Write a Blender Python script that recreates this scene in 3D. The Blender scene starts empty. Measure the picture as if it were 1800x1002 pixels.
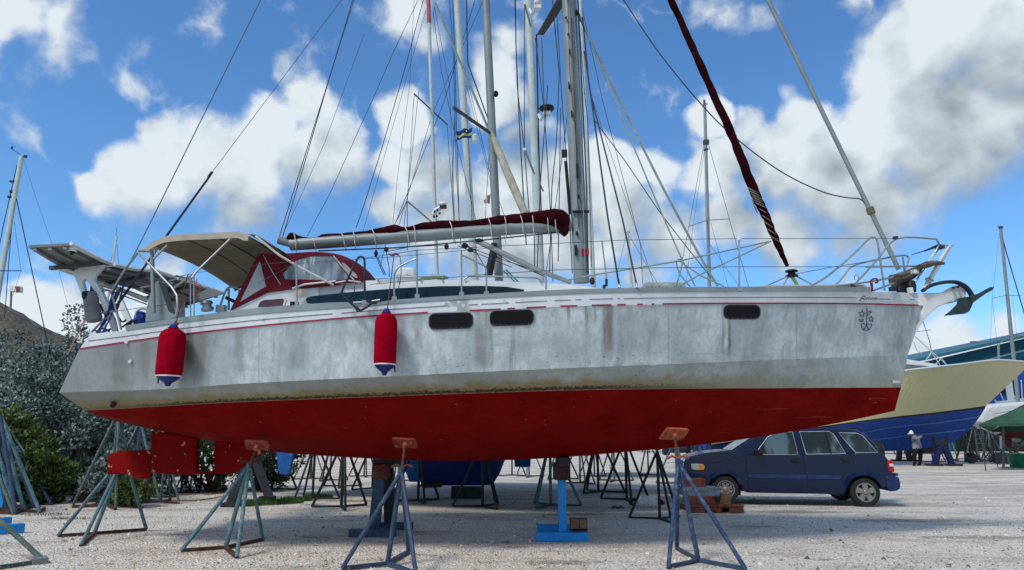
import bpy, bmesh, math, random
from mathutils import Vector, Matrix, noise as mnoise
R = math.radians
rnd = random.Random(7)
SC = bpy.context.scene
COL = SC.collection
# ---------------------------------------------------------------- camera
PITCH = R(11.8); CAMH = 1.5; F = 1250.0
cd = bpy.data.cameras.new('camera'); cam = bpy.data.objects.new('camera', cd); COL.objects.link(cam)
cam.location = (0, 0, CAMH); cam.rotation_euler = (R(90) + PITCH, 0, 0)
cd.sensor_width = 36; cd.lens = F / 1800 * 36; cd.clip_end = 3000; cd.clip_start = 0.05
SC.camera = cam
SC.view_settings.view_transform = 'Standard'; SC.view_settings.look = 'None'
SC.view_settings.gamma = 1; SC.view_settings.use_curve_mapping = False
SC.view_settings.exposure = 0.42
CP, SP = math.cos(PITCH), math.sin(PITCH)
def raydir(px, py):
    a = (px - 900) / F; b = (501 - py) / F
    return Vector((a, CP - b * SP, SP + b * CP))
def at(px, py, Y):
    d = raydir(px, py); t = Y / d.y
    return Vector((d.x * t, Y, CAMH + d.z * t))
def atz(px, py, z=0.0):
    d = raydir(px, py); t = (z - CAMH) / d.z
    return Vector((d.x * t, d.y * t, z))
def pm(px, Y):                      # pixels to metres at depth Y
    return px * Y / F
# ---------------------------------------------------------------- sun
SUN_EL, SUN_AZ = R(52), R(-138)     # azimuth from +Y towards +X: behind the camera, to its left
sl = bpy.data.lights.new('sun', 'SUN'); sl.energy = 2.0; sl.angle = R(12); sl.color = (1, .95, .88)
so = bpy.data.objects.new('sun', sl); COL.objects.link(so)
sdir = Vector((math.sin(SUN_AZ) * math.cos(SUN_EL), math.cos(SUN_AZ) * math.cos(SUN_EL), math.sin(SUN_EL)))
so.rotation_euler = sdir.to_track_quat('Z', 'Y').to_euler(); so.location = (-20, -20, 40)
# ---------------------------------------------------------------- world
wd = bpy.data.worlds.new('World'); SC.world = wd; wd.use_nodes = True
NT = wd.node_tree; NT.nodes.clear()
def nd(nt, t, **k):
    n = nt.nodes.new(t)
    for a, b in k.items():
        if a == 'inp':
            for i, v in b.items(): n.inputs[i].default_value = v
        else: setattr(n, a, b)
    return n
def mth(nt, op, a, b=None, clamp=False):
    n = nt.nodes.new('ShaderNodeMath'); n.operation = op; n.use_clamp = clamp
    for i, v in enumerate((a, b)):
        if v is None: continue
        if isinstance(v, (int, float)): n.inputs[i].default_value = v
        else: nt.links.new(v, n.inputs[i])
    return n.outputs[0]
def vmth(nt, op, a, b=None, s=None):
    n = nt.nodes.new('ShaderNodeVectorMath'); n.operation = op
    for i, v in enumerate((a, b)):
        if v is None: continue
        if isinstance(v, (tuple, Vector)): n.inputs[i].default_value = tuple(v)
        else: nt.links.new(v, n.inputs[i])
    if s is not None:
        if isinstance(s, (int, float)): n.inputs['Scale'].default_value = s
        else: nt.links.new(s, n.inputs['Scale'])
    return n
def maprange(nt, v, a, b, c=0., d=1., smooth=True):
    n = nt.nodes.new('ShaderNodeMapRange')
    n.interpolation_type = 'SMOOTHSTEP' if smooth else 'LINEAR'
    nt.links.new(v, n.inputs[0])
    for i, x in enumerate((a, b, c, d)): n.inputs[i + 1].default_value = x
    return n.outputs[0]
BLOBS = [(30,20,80,.62),(105,60,50,.45),(0,60,70,.5),(215,138,30,.34),(268,95,22,.26),(370,10,34,.28),(490,118,26,.3),
 (285,228,48,1),(250,300,75,1),(170,335,50,.8),(345,285,85,1),(430,300,85,1),(480,225,62,1),(545,180,48,.9),(560,265,85,1),(610,300,30,.6),(430,370,70,.7),
 (700,195,45,.9),(690,270,50,.9),(745,300,60,.8),(715,10,60,.5),(750,60,40,.4),(870,110,50,.8),(900,62,36,.8),(880,185,58,1),(940,250,40,.7),(800,330,40,.7),(760,390,90,.9),(680,380,50,.7),
 (960,340,75,1),(1070,290,55,1),(1090,370,90,1),(1010,430,100,.9),(1190,420,60,.8),(890,430,120,.9),(1140,300,45,.8),
 (1240,215,38,.9),(1250,290,60,.9),(1270,20,60,.5),(1330,10,40,.4),(1310,240,40,.6),(1400,205,50,1),(1370,290,80,1),(1460,300,110,1),(1560,230,95,1),(1640,120,130,1),(1740,60,130,1),(1690,260,120,1),(1570,60,60,.7),(1790,200,120,1),(1550,370,90,.9),(1400,400,80,.8),(1290,390,60,.7),(1480,420,60,.7),(1630,340,70,.6),(1790,300,60,.5),(1620,190,100,1),(1700,170,100,1),(1640,290,90,1),(1740,230,90,1),(1770,130,80,1),(1490,-20,40,.3),
 (1680,600,55,.8),(1630,625,60,.9),(1560,600,60,.8),(1780,580,45,.7),(1740,620,60,.7),(1500,520,70,.5),
 (60,540,60,.6),(110,560,70,.8),(180,545,60,.8),(50,470,35,.3),(280,480,60,.5),(30,500,30,.5),(1130,490,50,.5)]
grp = bpy.data.node_groups.new('cloud_field', 'ShaderNodeTree')
grp.interface.new_socket('Vector', in_out='INPUT', socket_type='NodeSocketVector')
grp.interface.new_socket('Field', in_out='OUTPUT', socket_type='NodeSocketFloat')
gi = nd(grp, 'NodeGroupInput'); go = nd(grp, 'NodeGroupOutput')
nz1 = nd(grp, 'ShaderNodeTexNoise', inp={'Scale': 7., 'Detail': 3., 'Roughness': .55}); grp.links.new(gi.outputs[0], nz1.inputs['Vector'])
nz2 = nd(grp, 'ShaderNodeTexNoise', inp={'Scale': 13., 'Detail': 9., 'Roughness': .58}); grp.links.new(gi.outputs[0], nz2.inputs['Vector'])
w1 = vmth(grp, 'SUBTRACT', nz1.outputs['Color'], (.5, .5, .5)); w1 = vmth(grp, 'SCALE', w1.outputs[0], s=.085)
pv = vmth(grp, 'ADD', gi.outputs[0], w1.outputs[0]).outputs[0]
acc = None
for (bx, by, br, bs) in BLOBS:
    c = raydir(bx, by).normalized()
    dist = vmth(grp, 'DISTANCE', pv, c).outputs['Value']
    k = raydir(bx, by).length; rr = br * 1.3 / F / k
    v = mth(grp, 'MULTIPLY_ADD', dist, -bs / rr); v.node.inputs[2].default_value = bs
    if acc is None: acc = v
    else:
        sm = grp.nodes.new('ShaderNodeMath'); sm.operation = 'SMOOTH_MAX'; grp.links.new(acc, sm.inputs[0]); grp.links.new(v, sm.inputs[1]); sm.inputs[2].default_value = .12
        acc = sm.outputs[0]
# the rest of the sky dome carries the same kind of broken cloud
nz3 = nd(grp, 'ShaderNodeTexNoise', inp={'Scale': 2.6, 'Detail': 4., 'Roughness': .5}); grp.links.new(gi.outputs[0], nz3.inputs['Vector'])
away = maprange(grp, vmth(grp, 'DOT_PRODUCT', gi.outputs[0], raydir(900, 501).normalized()).outputs['Value'], .74, .60)
gen = mth(grp, 'MULTIPLY', mth(grp, 'MULTIPLY', mth(grp, 'SUBTRACT', nz3.outputs['Fac'], .46), 5.), away)
acc = mth(grp, 'MAXIMUM', mth(grp, 'MAXIMUM', acc, -0.35), gen)
nz4 = nd(grp, 'ShaderNodeTexNoise', inp={'Scale': 9., 'Detail': 5., 'Roughness': .5}); grp.links.new(pv, nz4.inputs['Vector'])
bil = mth(grp, 'SUBTRACT', .16, mth(grp, 'ABSOLUTE', mth(grp, 'SUBTRACT', nz4.outputs['Fac'], .5)))
fb = mth(grp, 'ADD', mth(grp, 'MULTIPLY', mth(grp, 'SUBTRACT', nz2.outputs['Fac'], .5), .85), mth(grp, 'MULTIPLY', mth(grp, 'SUBTRACT', bil, .08), 1.5))
fld = mth(grp, 'ADD', acc, fb)
grp.links.new(fld, go.inputs[0])
tc = nd(NT, 'ShaderNodeTexCoord')
def field(vec):
    n = NT.nodes.new('ShaderNodeGroup'); n.node_tree = grp; NT.links.new(vec, n.inputs[0]); return n.outputs[0]
base = field(tc.outputs['Generated'])
off1 = vmth(NT, 'ADD', tc.outputs['Generated'], (-.040, -.01, .062)).outputs[0]
fo = field(off1)
sky = nd(NT, 'ShaderNodeTexSky', sky_type='NISHITA'); sky.sun_disc = False
sky.sun_elevation = SUN_EL; sky.sun_rotation = SUN_AZ; sky.air_density = 1.0; sky.dust_density = .35; sky.ozone_density = 1.6
deep = maprange(NT, fo, -.35, 1.15, smooth=False)
soft = mth(NT, 'MULTIPLY_ADD', deep, .65); soft.node.inputs[2].default_value = .20
cover = mth(NT, 'DIVIDE', mth(NT, 'SUBTRACT', base, .08), soft, True)
cover = maprange(NT, cover, 0., 1.)
big = nd(NT, 'ShaderNodeTexNoise', inp={'Scale': 4., 'Detail': 4.}); NT.links.new(tc.outputs['Generated'], big.inputs['Vector'])
fine = mth(NT, 'MULTIPLY', mth(NT, 'SUBTRACT', fo, base), .55)
pz = nd(NT, 'ShaderNodeTexNoise', inp={'Scale': 16., 'Detail': 6., 'Roughness': .55, 'Distortion': .6}); NT.links.new(off1, pz.inputs['Vector'])
puff = mth(NT, 'MULTIPLY', mth(NT, 'SUBTRACT', pz.outputs['Fac'], .5), 1.15)
shade = mth(NT, 'ADD', mth(NT, 'MULTIPLY', deep, maprange(NT, big.outputs['Fac'], .28, .72, .6, .9)), mth(NT, 'ADD', mth(NT, 'MULTIPLY', fine, .8), puff), True)
shade = maprange(NT, shade, -.02, .98, smooth=False)
cm = nd(NT, 'ShaderNodeMix', data_type='RGBA'); NT.links.new(shade, cm.inputs[0])
CL = .88
cm.inputs[6].default_value = (6.6 * CL, 7.2 * CL, 7.7 * CL, 1); cm.inputs[7].default_value = (2.35 * CL, 2.9 * CL, 3.3 * CL, 1)
tint = nd(NT, 'ShaderNodeMix', data_type='RGBA', blend_type='MULTIPLY'); tint.inputs[0].default_value = 1
NT.links.new(sky.outputs[0], tint.inputs[6]); tint.inputs[7].default_value = (.62, 1.0, 1.32, 1)
mx = nd(NT, 'ShaderNodeMix', data_type='RGBA'); NT.links.new(cover, mx.inputs[0]); NT.links.new(tint.outputs[2], mx.inputs[6]); NT.links.new(cm.outputs[2], mx.inputs[7])
bg = nd(NT, 'ShaderNodeBackground'); bg.inputs[1].default_value = .10; NT.links.new(mx.outputs[2], bg.inputs[0])
wo = nd(NT, 'ShaderNodeOutputWorld'); NT.links.new(bg.outputs[0], wo.inputs[0])

# ---------------------------------------------------------------- materials
MATS = {}
def mat(name, col, rough=.6, metal=0., var=.18, vs=6., bump=0., bs=60., spec=.25, col2=None, c2t=(.5, .7), c2s=8., alpha=1., coat=0., stretch=None):
    if name in MATS: return MATS[name]
    m = bpy.data.materials.new(name); m.use_nodes = True; nt = m.node_tree
    b = nt.nodes['Principled BSDF']; b.inputs['Roughness'].default_value = rough; b.inputs['Metallic'].default_value = metal
    b.inputs['Specular IOR Level'].default_value = spec; b.inputs['Alpha'].default_value = alpha
    if coat: b.inputs['Coat Weight'].default_value = coat; b.inputs['Coat Roughness'].default_value = .08
    t = nd(nt, 'ShaderNodeTexCoord'); vec = t.outputs['Object']
    if stretch:
        vec = vmth(nt, 'MULTIPLY', vec, stretch).outputs[0]
    n = nd(nt, 'ShaderNodeTexNoise', inp={'Scale': vs, 'Detail': 6., 'Roughness': .6}); nt.links.new(vec, n.inputs['Vector'])
    c = nd(nt, 'ShaderNodeMix', data_type='RGBA'); nt.links.new(maprange(nt, n.outputs['Fac'], .3, .7), c.inputs[0])
    lo = [max(0, x * (1 - var)) for x in col]; hi = [min(1, x * (1 + var)) for x in col]
    c.inputs[6].default_value = (*lo, 1); c.inputs[7].default_value = (*hi, 1); out = c.outputs[2]
    if col2:
        n2 = nd(nt, 'ShaderNodeTexNoise', inp={'Scale': c2s, 'Detail': 8., 'Roughness': .65}); nt.links.new(vec, n2.inputs['Vector'])
        d = nd(nt, 'ShaderNodeMix', data_type='RGBA'); nt.links.new(maprange(nt, n2.outputs['Fac'], c2t[0], c2t[1]), d.inputs[0])
        nt.links.new(out, d.inputs[6]); d.inputs[7].default_value = (*col2, 1); out = d.outputs[2]
    nt.links.new(out, b.inputs['Base Color'])
    if bump:
        n3 = nd(nt, 'ShaderNodeTexNoise', inp={'Scale': bs, 'Detail': 4.}); nt.links.new(vec, n3.inputs['Vector'])
        bp = nd(nt, 'ShaderNodeBump', inp={'Strength': min(1, bump), 'Distance': .01}); nt.links.new(n3.outputs['Fac'], bp.inputs['Height']); nt.links.new(bp.outputs[0], b.inputs['Normal'])
    MATS[name] = m; return m
M = dict(
 white=mat('white_gelcoat', (.60, .61, .60), .35, var=.06, col2=(.42, .42, .38), c2t=(.6, .8), c2s=3.),
 whitemast=mat('white_painted_mast', (.44, .49, .48), .4, var=.1),
 alu=mat('anodised_aluminium', (.26, .285, .28), .38, .35, var=.12, vs=3.),
 mastalu=mat('weathered_mast_aluminium', (.21, .235, .24), .45, .2, var=.15, vs=2., col2=(.16, .17, .18), c2t=(.58, .75), c2s=4.),
 steel=mat('stainless_tube', (.30, .315, .32), .45, .6, var=.15),
 wire=mat('rigging_wire', (.045, .05, .06), .5, .3),
 lightrope=mat('pale_rope', (.5, .5, .44), .8),
 greyrope=mat('grey_green_rope', (.22, .28, .27), .8),
 darkrope=mat('dark_rope', (.025, .03, .05), .8),
 bluerope=mat('blue_rope', (.02, .04, .28), .8),
 redrope=mat('red_rope', (.35, .04, .05), .8),
 pinkrope=mat('faded_red_rope', (.6, .22, .2), .8),
 maroon=mat('maroon_canvas', (.10, .004, .012), .85, bump=.4, bs=25, var=.25),
 darkmaroon=mat('dark_maroon_sailcloth', (.026, .0025, .004), .9, spec=.05, bump=.6, bs=16, var=.45, vs=10, stretch=(1, 1, 1)),
 furled=mat('furled_maroon_cloth', (.018, .002, .003), .95, spec=.05, bump=.6, bs=14, var=.6, vs=4),
 tan=mat('tan_canvas', (.21, .175, .12), .85, bump=.2, bs=9, var=.12, vs=2),
 tanedge=mat('pale_tan_canvas', (.38, .34, .27), .85, var=.1),
 seam=mat('dark_seam', (.10, .085, .06), .85),
 black=mat('black_rubber', (.012, .012, .014), .5),
 darkgrey=mat('dark_grey_plastic', (.05, .052, .056), .5),
 grey=mat('grey_cover', (.17, .175, .185), .7),
 panelgrey=mat('panel_back', (.17, .19, .19), .6, var=.1),
 cell=mat('solar_cells', (.01, .015, .04), .15),
 glass=mat('dark_glass', (.004, .012, .018), .16, var=.3, spec=.3),
 port=mat('black_acrylic', (.004, .004, .006), .25, spec=.2),
 fred=mat('red_fender_cloth', (.27, .0, .011), .85, bump=.25, bs=60, var=.2, spec=.04),
 fblue=mat('blue_fender_vinyl', (.015, .02, .16), .3),
 fwhite=mat('white_vinyl', (.7, .7, .68), .4, col2=(.25, .25, .23), c2t=(.55, .7), c2s=18),
 plywood=mat('orange_plywood', (.34, .075, .03), .8, col2=(.12, .05, .035), c2t=(.5, .68), c2s=9, var=.3, vs=14),
 redpad=mat('dull_red_plywood', (.20, .035, .022), .85, col2=(.34, .16, .10), c2t=(.56, .66), c2s=9, var=.4, vs=10),
 wood=mat('old_timber', (.16, .095, .06), .9, bump=.6, bs=30, var=.45, vs=9, stretch=(1, 6, 6)),
 redwood=mat('red_painted_timber', (.16, .035, .025), .9, bump=.5, bs=30, var=.5, vs=9, col2=(.10, .07, .05), c2t=(.5, .6), c2s=7),
 bluewood=mat('blue_grey_painted_timber', (.12, .16, .22), .9, bump=.5, bs=30, var=.4, col2=(.14, .09, .06), c2t=(.55, .65)),
 bright=mat('bright_blue_steel', (.015, .23, .58), .5, var=.12, col2=(.03, .10, .2), c2t=(.66, .74), c2s=12),
 teal=mat('weathered_teal_steel', (.075, .16, .19), .6, var=.25, vs=9, col2=(.22, .26, .25), c2t=(.54, .64), c2s=22),
 navy=mat('weathered_navy_steel', (.035, .06, .105), .55, var=.3, vs=9, col2=(.15, .19, .21), c2t=(.6, .68), c2s=22),
 violet=mat('violet_blue_steel', (.028, .05, .125), .5, var=.3, vs=9, col2=(.08, .12, .16), c2t=(.50, .62), c2s=14),
 rust=mat('rusty_steel', (.075, .032, .024), .85, var=.45, vs=12),
 blacksteel=mat('black_steel', (.022, .024, .028), .55, var=.3, col2=(.06, .035, .028), c2t=(.58, .7)),
 greensteel=mat('green_grey_steel', (.075, .11, .10), .6, var=.3, col2=(.22, .25, .22), c2t=(.55, .65), c2s=18),
 anchor=mat('dark_galvanised', (.035, .05, .05), .4, .4, var=.3),
 hoodfoam=mat('driftwood_brown', (.10, .085, .065), .9, var=.5, bump=.7, bs=30),
 lettering=mat('black_lettering', (.02, .025, .03), .6),
 redline=mat('red_stripe_vinyl', (.30, .01, .035), .5, col2=(.6, .6, .6), c2t=(.70, .73), c2s=9),
 pinline=mat('pin_stripe_vinyl', (.10, .03, .06), .5),
 radome=mat('white_radome', (.6, .62, .62), .35),
 signred=mat('red_sign', (.36, .008, .015), .5),
 greenrope=mat('green_rope', (.02, .2, .16), .8),
 yellowgreen=mat('yellow_green_shackle', (.35, .42, .12), .6),
)
# hull materials read the hull's own UV: u = distance along the hull, v = fraction of the plate's height
def hull_mat(name, kind):
    m = bpy.data.materials.new(name); m.use_nodes = True; nt = m.node_tree; b = nt.nodes['Principled BSDF']
    tc = nd(nt, 'ShaderNodeTexCoord'); uv = nd(nt, 'ShaderNodeSeparateXYZ'); nt.links.new(tc.outputs['UV'], uv.inputs[0])
    u, v = uv.outputs[0], uv.outputs[1]; ob = tc.outputs['Object']
    def noise(scale, stretch=(1, 1, 1), det=6., rough=.6):
        vv = vmth(nt, 'MULTIPLY', ob, stretch).outputs[0]
        n = nd(nt, 'ShaderNodeTexNoise', inp={'Scale': scale, 'Detail': det, 'Roughness': rough}); nt.links.new(vv, n.inputs['Vector']); return n.outputs['Fac']
    def mix(f, a, bb):
        n = nd(nt, 'ShaderNodeMix', data_type='RGBA')
        nt.links.new(f, n.inputs[0]) if not isinstance(f, float) else None
        for i, x in ((6, a), (7, bb)):
            if isinstance(x, tuple): n.inputs[i].default_value = (*x, 1)
            else: nt.links.new(x, n.inputs[i])
        return n.outputs[2]
    def gauss(c, w, v0=1., v1=0.):      # a dark vertical streak: centre u, width, from v0 down to v1
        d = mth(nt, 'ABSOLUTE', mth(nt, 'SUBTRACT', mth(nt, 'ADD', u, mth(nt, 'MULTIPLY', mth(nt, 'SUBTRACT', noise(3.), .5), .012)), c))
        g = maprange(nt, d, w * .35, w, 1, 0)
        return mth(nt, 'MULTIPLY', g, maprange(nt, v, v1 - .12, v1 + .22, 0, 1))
    if kind in ('top', 'low'):
        blot = noise(1.3, det=8.); fine = noise(16., (1, 1, .6), 9., .75); streak = noise(5., (1, 1, .10), 8., .62)
        c = mix(maprange(nt, blot, .34, .66), (.39, .44, .455), (.64, .69, .70))
        c = mix(mth(nt, 'MULTIPLY', maprange(nt, streak, .50, .70), .6), c, (.25, .275, .25))
        c = mix(mth(nt, 'MULTIPLY', maprange(nt, noise(3.2, (1, 1, .25)), .55, .72), .5), c, (.68, .71, .71))
        c = mix(mth(nt, 'MULTIPLY', maprange(nt, fine, .4, .64), .34), c, (.19, .21, .21))
        # stern quarter is greyer, more oxidised
        c = mix(mth(nt, 'MULTIPLY', maprange(nt, u, .55, .15), .72), c, (.155, .16, .15))
        c = mix(mth(nt, 'MULTIPLY', maprange(nt, noise(1.1, (1, 1, .6), 3.), .5, .72), .5), c, (.27, .29, .285))
        c = mix(mth(nt, 'MULTIPLY', maprange(nt, noise(2.0, (.35, 1, 1.6), 8., .68), .54, .66), .5), c, (.33, .355, .33))
        if kind == 'top': c = mix(mth(nt, 'MULTIPLY', maprange(nt, v, .88, 1.), .4), c, (.22, .24, .235))
        if kind == 'low': c = mix(maprange(nt, fine, .0, 1., .42, .42), c, (.20, .205, .175))
    if kind == 'top':
        st = None  # run-off stains, and dark streaks just forward of each fender
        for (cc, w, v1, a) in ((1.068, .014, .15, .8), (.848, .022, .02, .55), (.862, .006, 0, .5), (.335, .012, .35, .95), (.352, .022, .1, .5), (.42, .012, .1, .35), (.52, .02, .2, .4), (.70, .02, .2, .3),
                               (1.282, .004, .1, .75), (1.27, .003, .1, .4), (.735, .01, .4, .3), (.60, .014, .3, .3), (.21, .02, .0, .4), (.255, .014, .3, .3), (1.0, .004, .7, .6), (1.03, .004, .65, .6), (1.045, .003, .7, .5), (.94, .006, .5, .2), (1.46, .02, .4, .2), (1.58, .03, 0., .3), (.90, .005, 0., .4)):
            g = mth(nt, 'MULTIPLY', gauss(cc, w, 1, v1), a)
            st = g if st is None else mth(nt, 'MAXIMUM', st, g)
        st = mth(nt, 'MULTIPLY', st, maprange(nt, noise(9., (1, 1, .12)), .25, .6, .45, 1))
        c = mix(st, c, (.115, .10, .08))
        # small chips above the chine amidships
        ch = mth(nt, 'MULTIPLY', maprange(nt, noise(30., (.7, .7, 1.4), 3.), .66, .69), maprange(nt, v, .55, .1))
        ch = mth(nt, 'MULTIPLY', ch, mth(nt, 'MULTIPLY', maprange(nt, u, .6, .8), maprange(nt, u, 1.5, 1.1)))
        c = mix(ch, c, (.03, .035, .04))
        sc1 = mth(nt, 'MULTIPLY', maprange(nt, noise(8., (.35, .35, 6.), 5., .7), .66, .70), .55); c = mix(sc1, c, (.17, .18, .18))
        dr1 = mth(nt, 'MULTIPLY', maprange(nt, noise(7., (1., 1., .07), 4., .6), .60, .70), mth(nt, 'MULTIPLY', maprange(nt, v, .25, .95), .55)); c = mix(dr1, c, (.21, .195, .165))
        for sx_ in (.455, .905, 1.175, 1.40): c = mix(mth(nt, 'MULTIPLY', maprange(nt, mth(nt, 'ABSOLUTE', mth(nt, 'SUBTRACT', u, sx_)), .0006, .0016, 1, 0), .35), c, (.2, .21, .21))
        b.inputs['Metallic'].default_value = .12
        rough = .48
    elif kind == 'low':
        dirt = mth(nt, 'ADD', mth(nt, 'SUBTRACT', 1., v), mth(nt, 'MULTIPLY', mth(nt, 'SUBTRACT', noise(6., (1, 1, .6), 8.), .5), .9))
        aft = maprange(nt, u, 1.55, .95, .3, 1)
        c = mix(mth(nt, 'MULTIPLY', maprange(nt, u, 1.4, .5), .45), c, (.22, .22, .18))
        c = mix(mth(nt, 'MULTIPLY', maprange(nt, dirt, .34, .72), mth(nt, 'MULTIPLY', aft, .88)), c, (.225, .175, .06))
        mid = mth(nt, 'MULTIPLY', maprange(nt, u, .15, .35, .35, 1), maprange(nt, u, 1.35, 1.0))
        d2 = mth(nt, 'ADD', mth(nt, 'SUBTRACT', 1., v), mth(nt, 'MULTIPLY', mth(nt, 'SUBTRACT', noise(22., (1, 1, 1.3), 8.), .5), .55))
        c = mix(mth(nt, 'MULTIPLY', maprange(nt, d2, .76, .88), mid), c, (.028, .022, .012))
        d3 = mth(nt, 'ADD', mth(nt, 'SUBTRACT', 1., v), mth(nt, 'MULTIPLY', mth(nt, 'SUBTRACT', noise(26., (1, 1, 1), 5.), .5), .22))
        c = mix(mth(nt, 'MULTIPLY', maprange(nt, d3, .945, .975), mid), c, (.26, .12, .075))
        cr = maprange(nt, noise(11., (.5, .5, 3.), 6.), .67, .69)
        c = mix(mth(nt, 'MULTIPLY', cr, .7), c, (.08, .08, .075))
        b.inputs['Metallic'].default_value = .1
        rough = .55
    elif kind == 'white':
        c = mix(maprange(nt, noise(3.), .3, .7), (.50, .52, .53), (.61, .63, .64))
        pe = maprange(nt, noise(7., det=8.), .66, .69)
        pl = mth(nt, 'MULTIPLY', maprange(nt, mth(nt, 'ABSOLUTE', mth(nt, 'SUBTRACT', u, .802)), .016, .03, 1, 0), maprange(nt, noise(9., det=8.), .44, .5))
        c = mix(mth(nt, 'MAXIMUM', mth(nt, 'MULTIPLY', pe, .6), mth(nt, 'MULTIPLY', pl, .85)), c, (.24, .26, .23))
        c = mix(mth(nt, 'MULTIPLY', maprange(nt, noise(6., (1, 1, .12)), .55, .75), .35), c, (.33, .33, .29))
        rough = .4
    elif kind == 'red':
        c = mix(maprange(nt, noise(2.2, det=8.), .3, .7), (.135, .0025, .0018), (.19, .005, .003))
        c = mix(mth(nt, 'MULTIPLY', maprange(nt, noise(1.0, (.5, 1, 2), 7.), .56, .7), .35), c, (.085, .004, .004))
        c = mix(mth(nt, 'MULTIPLY', maprange(nt, noise(24., (.25, 1, 1), 7.), .69, .71), .6), c, (.34, .16, .13))
        c = mix(mth(nt, 'MULTIPLY', maprange(nt, noise(9., (.5, 1, 2.2), 8., .7), .48, .66), .3), c, (.22, .012, .01))
        c = mix(mth(nt, 'MULTIPLY', maprange(nt, noise(3., (.12, 1, 9), 4., .6), .64, .70), mth(nt, 'MULTIPLY', maprange(nt, u, 1.1, 1.4), .35)), c, (.36, .10, .08))
        rough = .7; b.inputs['Specular IOR Level'].default_value = .03
    elif kind == 'redchip':
        c = mix(maprange(nt, noise(2.2, det=8.), .3, .7), (.15, .004, .004), (.21, .006, .005))
        c = mix(maprange(nt, noise(8., det=8.), .635, .66), c, (.42, .30, .20))
        rough = .75; b.inputs['Specular IOR Level'].default_value = .04
    nt.links.new(c, b.inputs['Base Color']); b.inputs['Roughness'].default_value = rough
    bp = nd(nt, 'ShaderNodeBump', inp={'Strength': .35, 'Distance': .012}); nt.links.new(noise(2.2, det=9., rough=.62), bp.inputs['Height']); nt.links.new(bp.outputs[0], b.inputs['Normal'])
    return m
HM = {k: hull_mat('hull_' + k, k) for k in ('top', 'low', 'white', 'red', 'redchip')}

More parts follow.
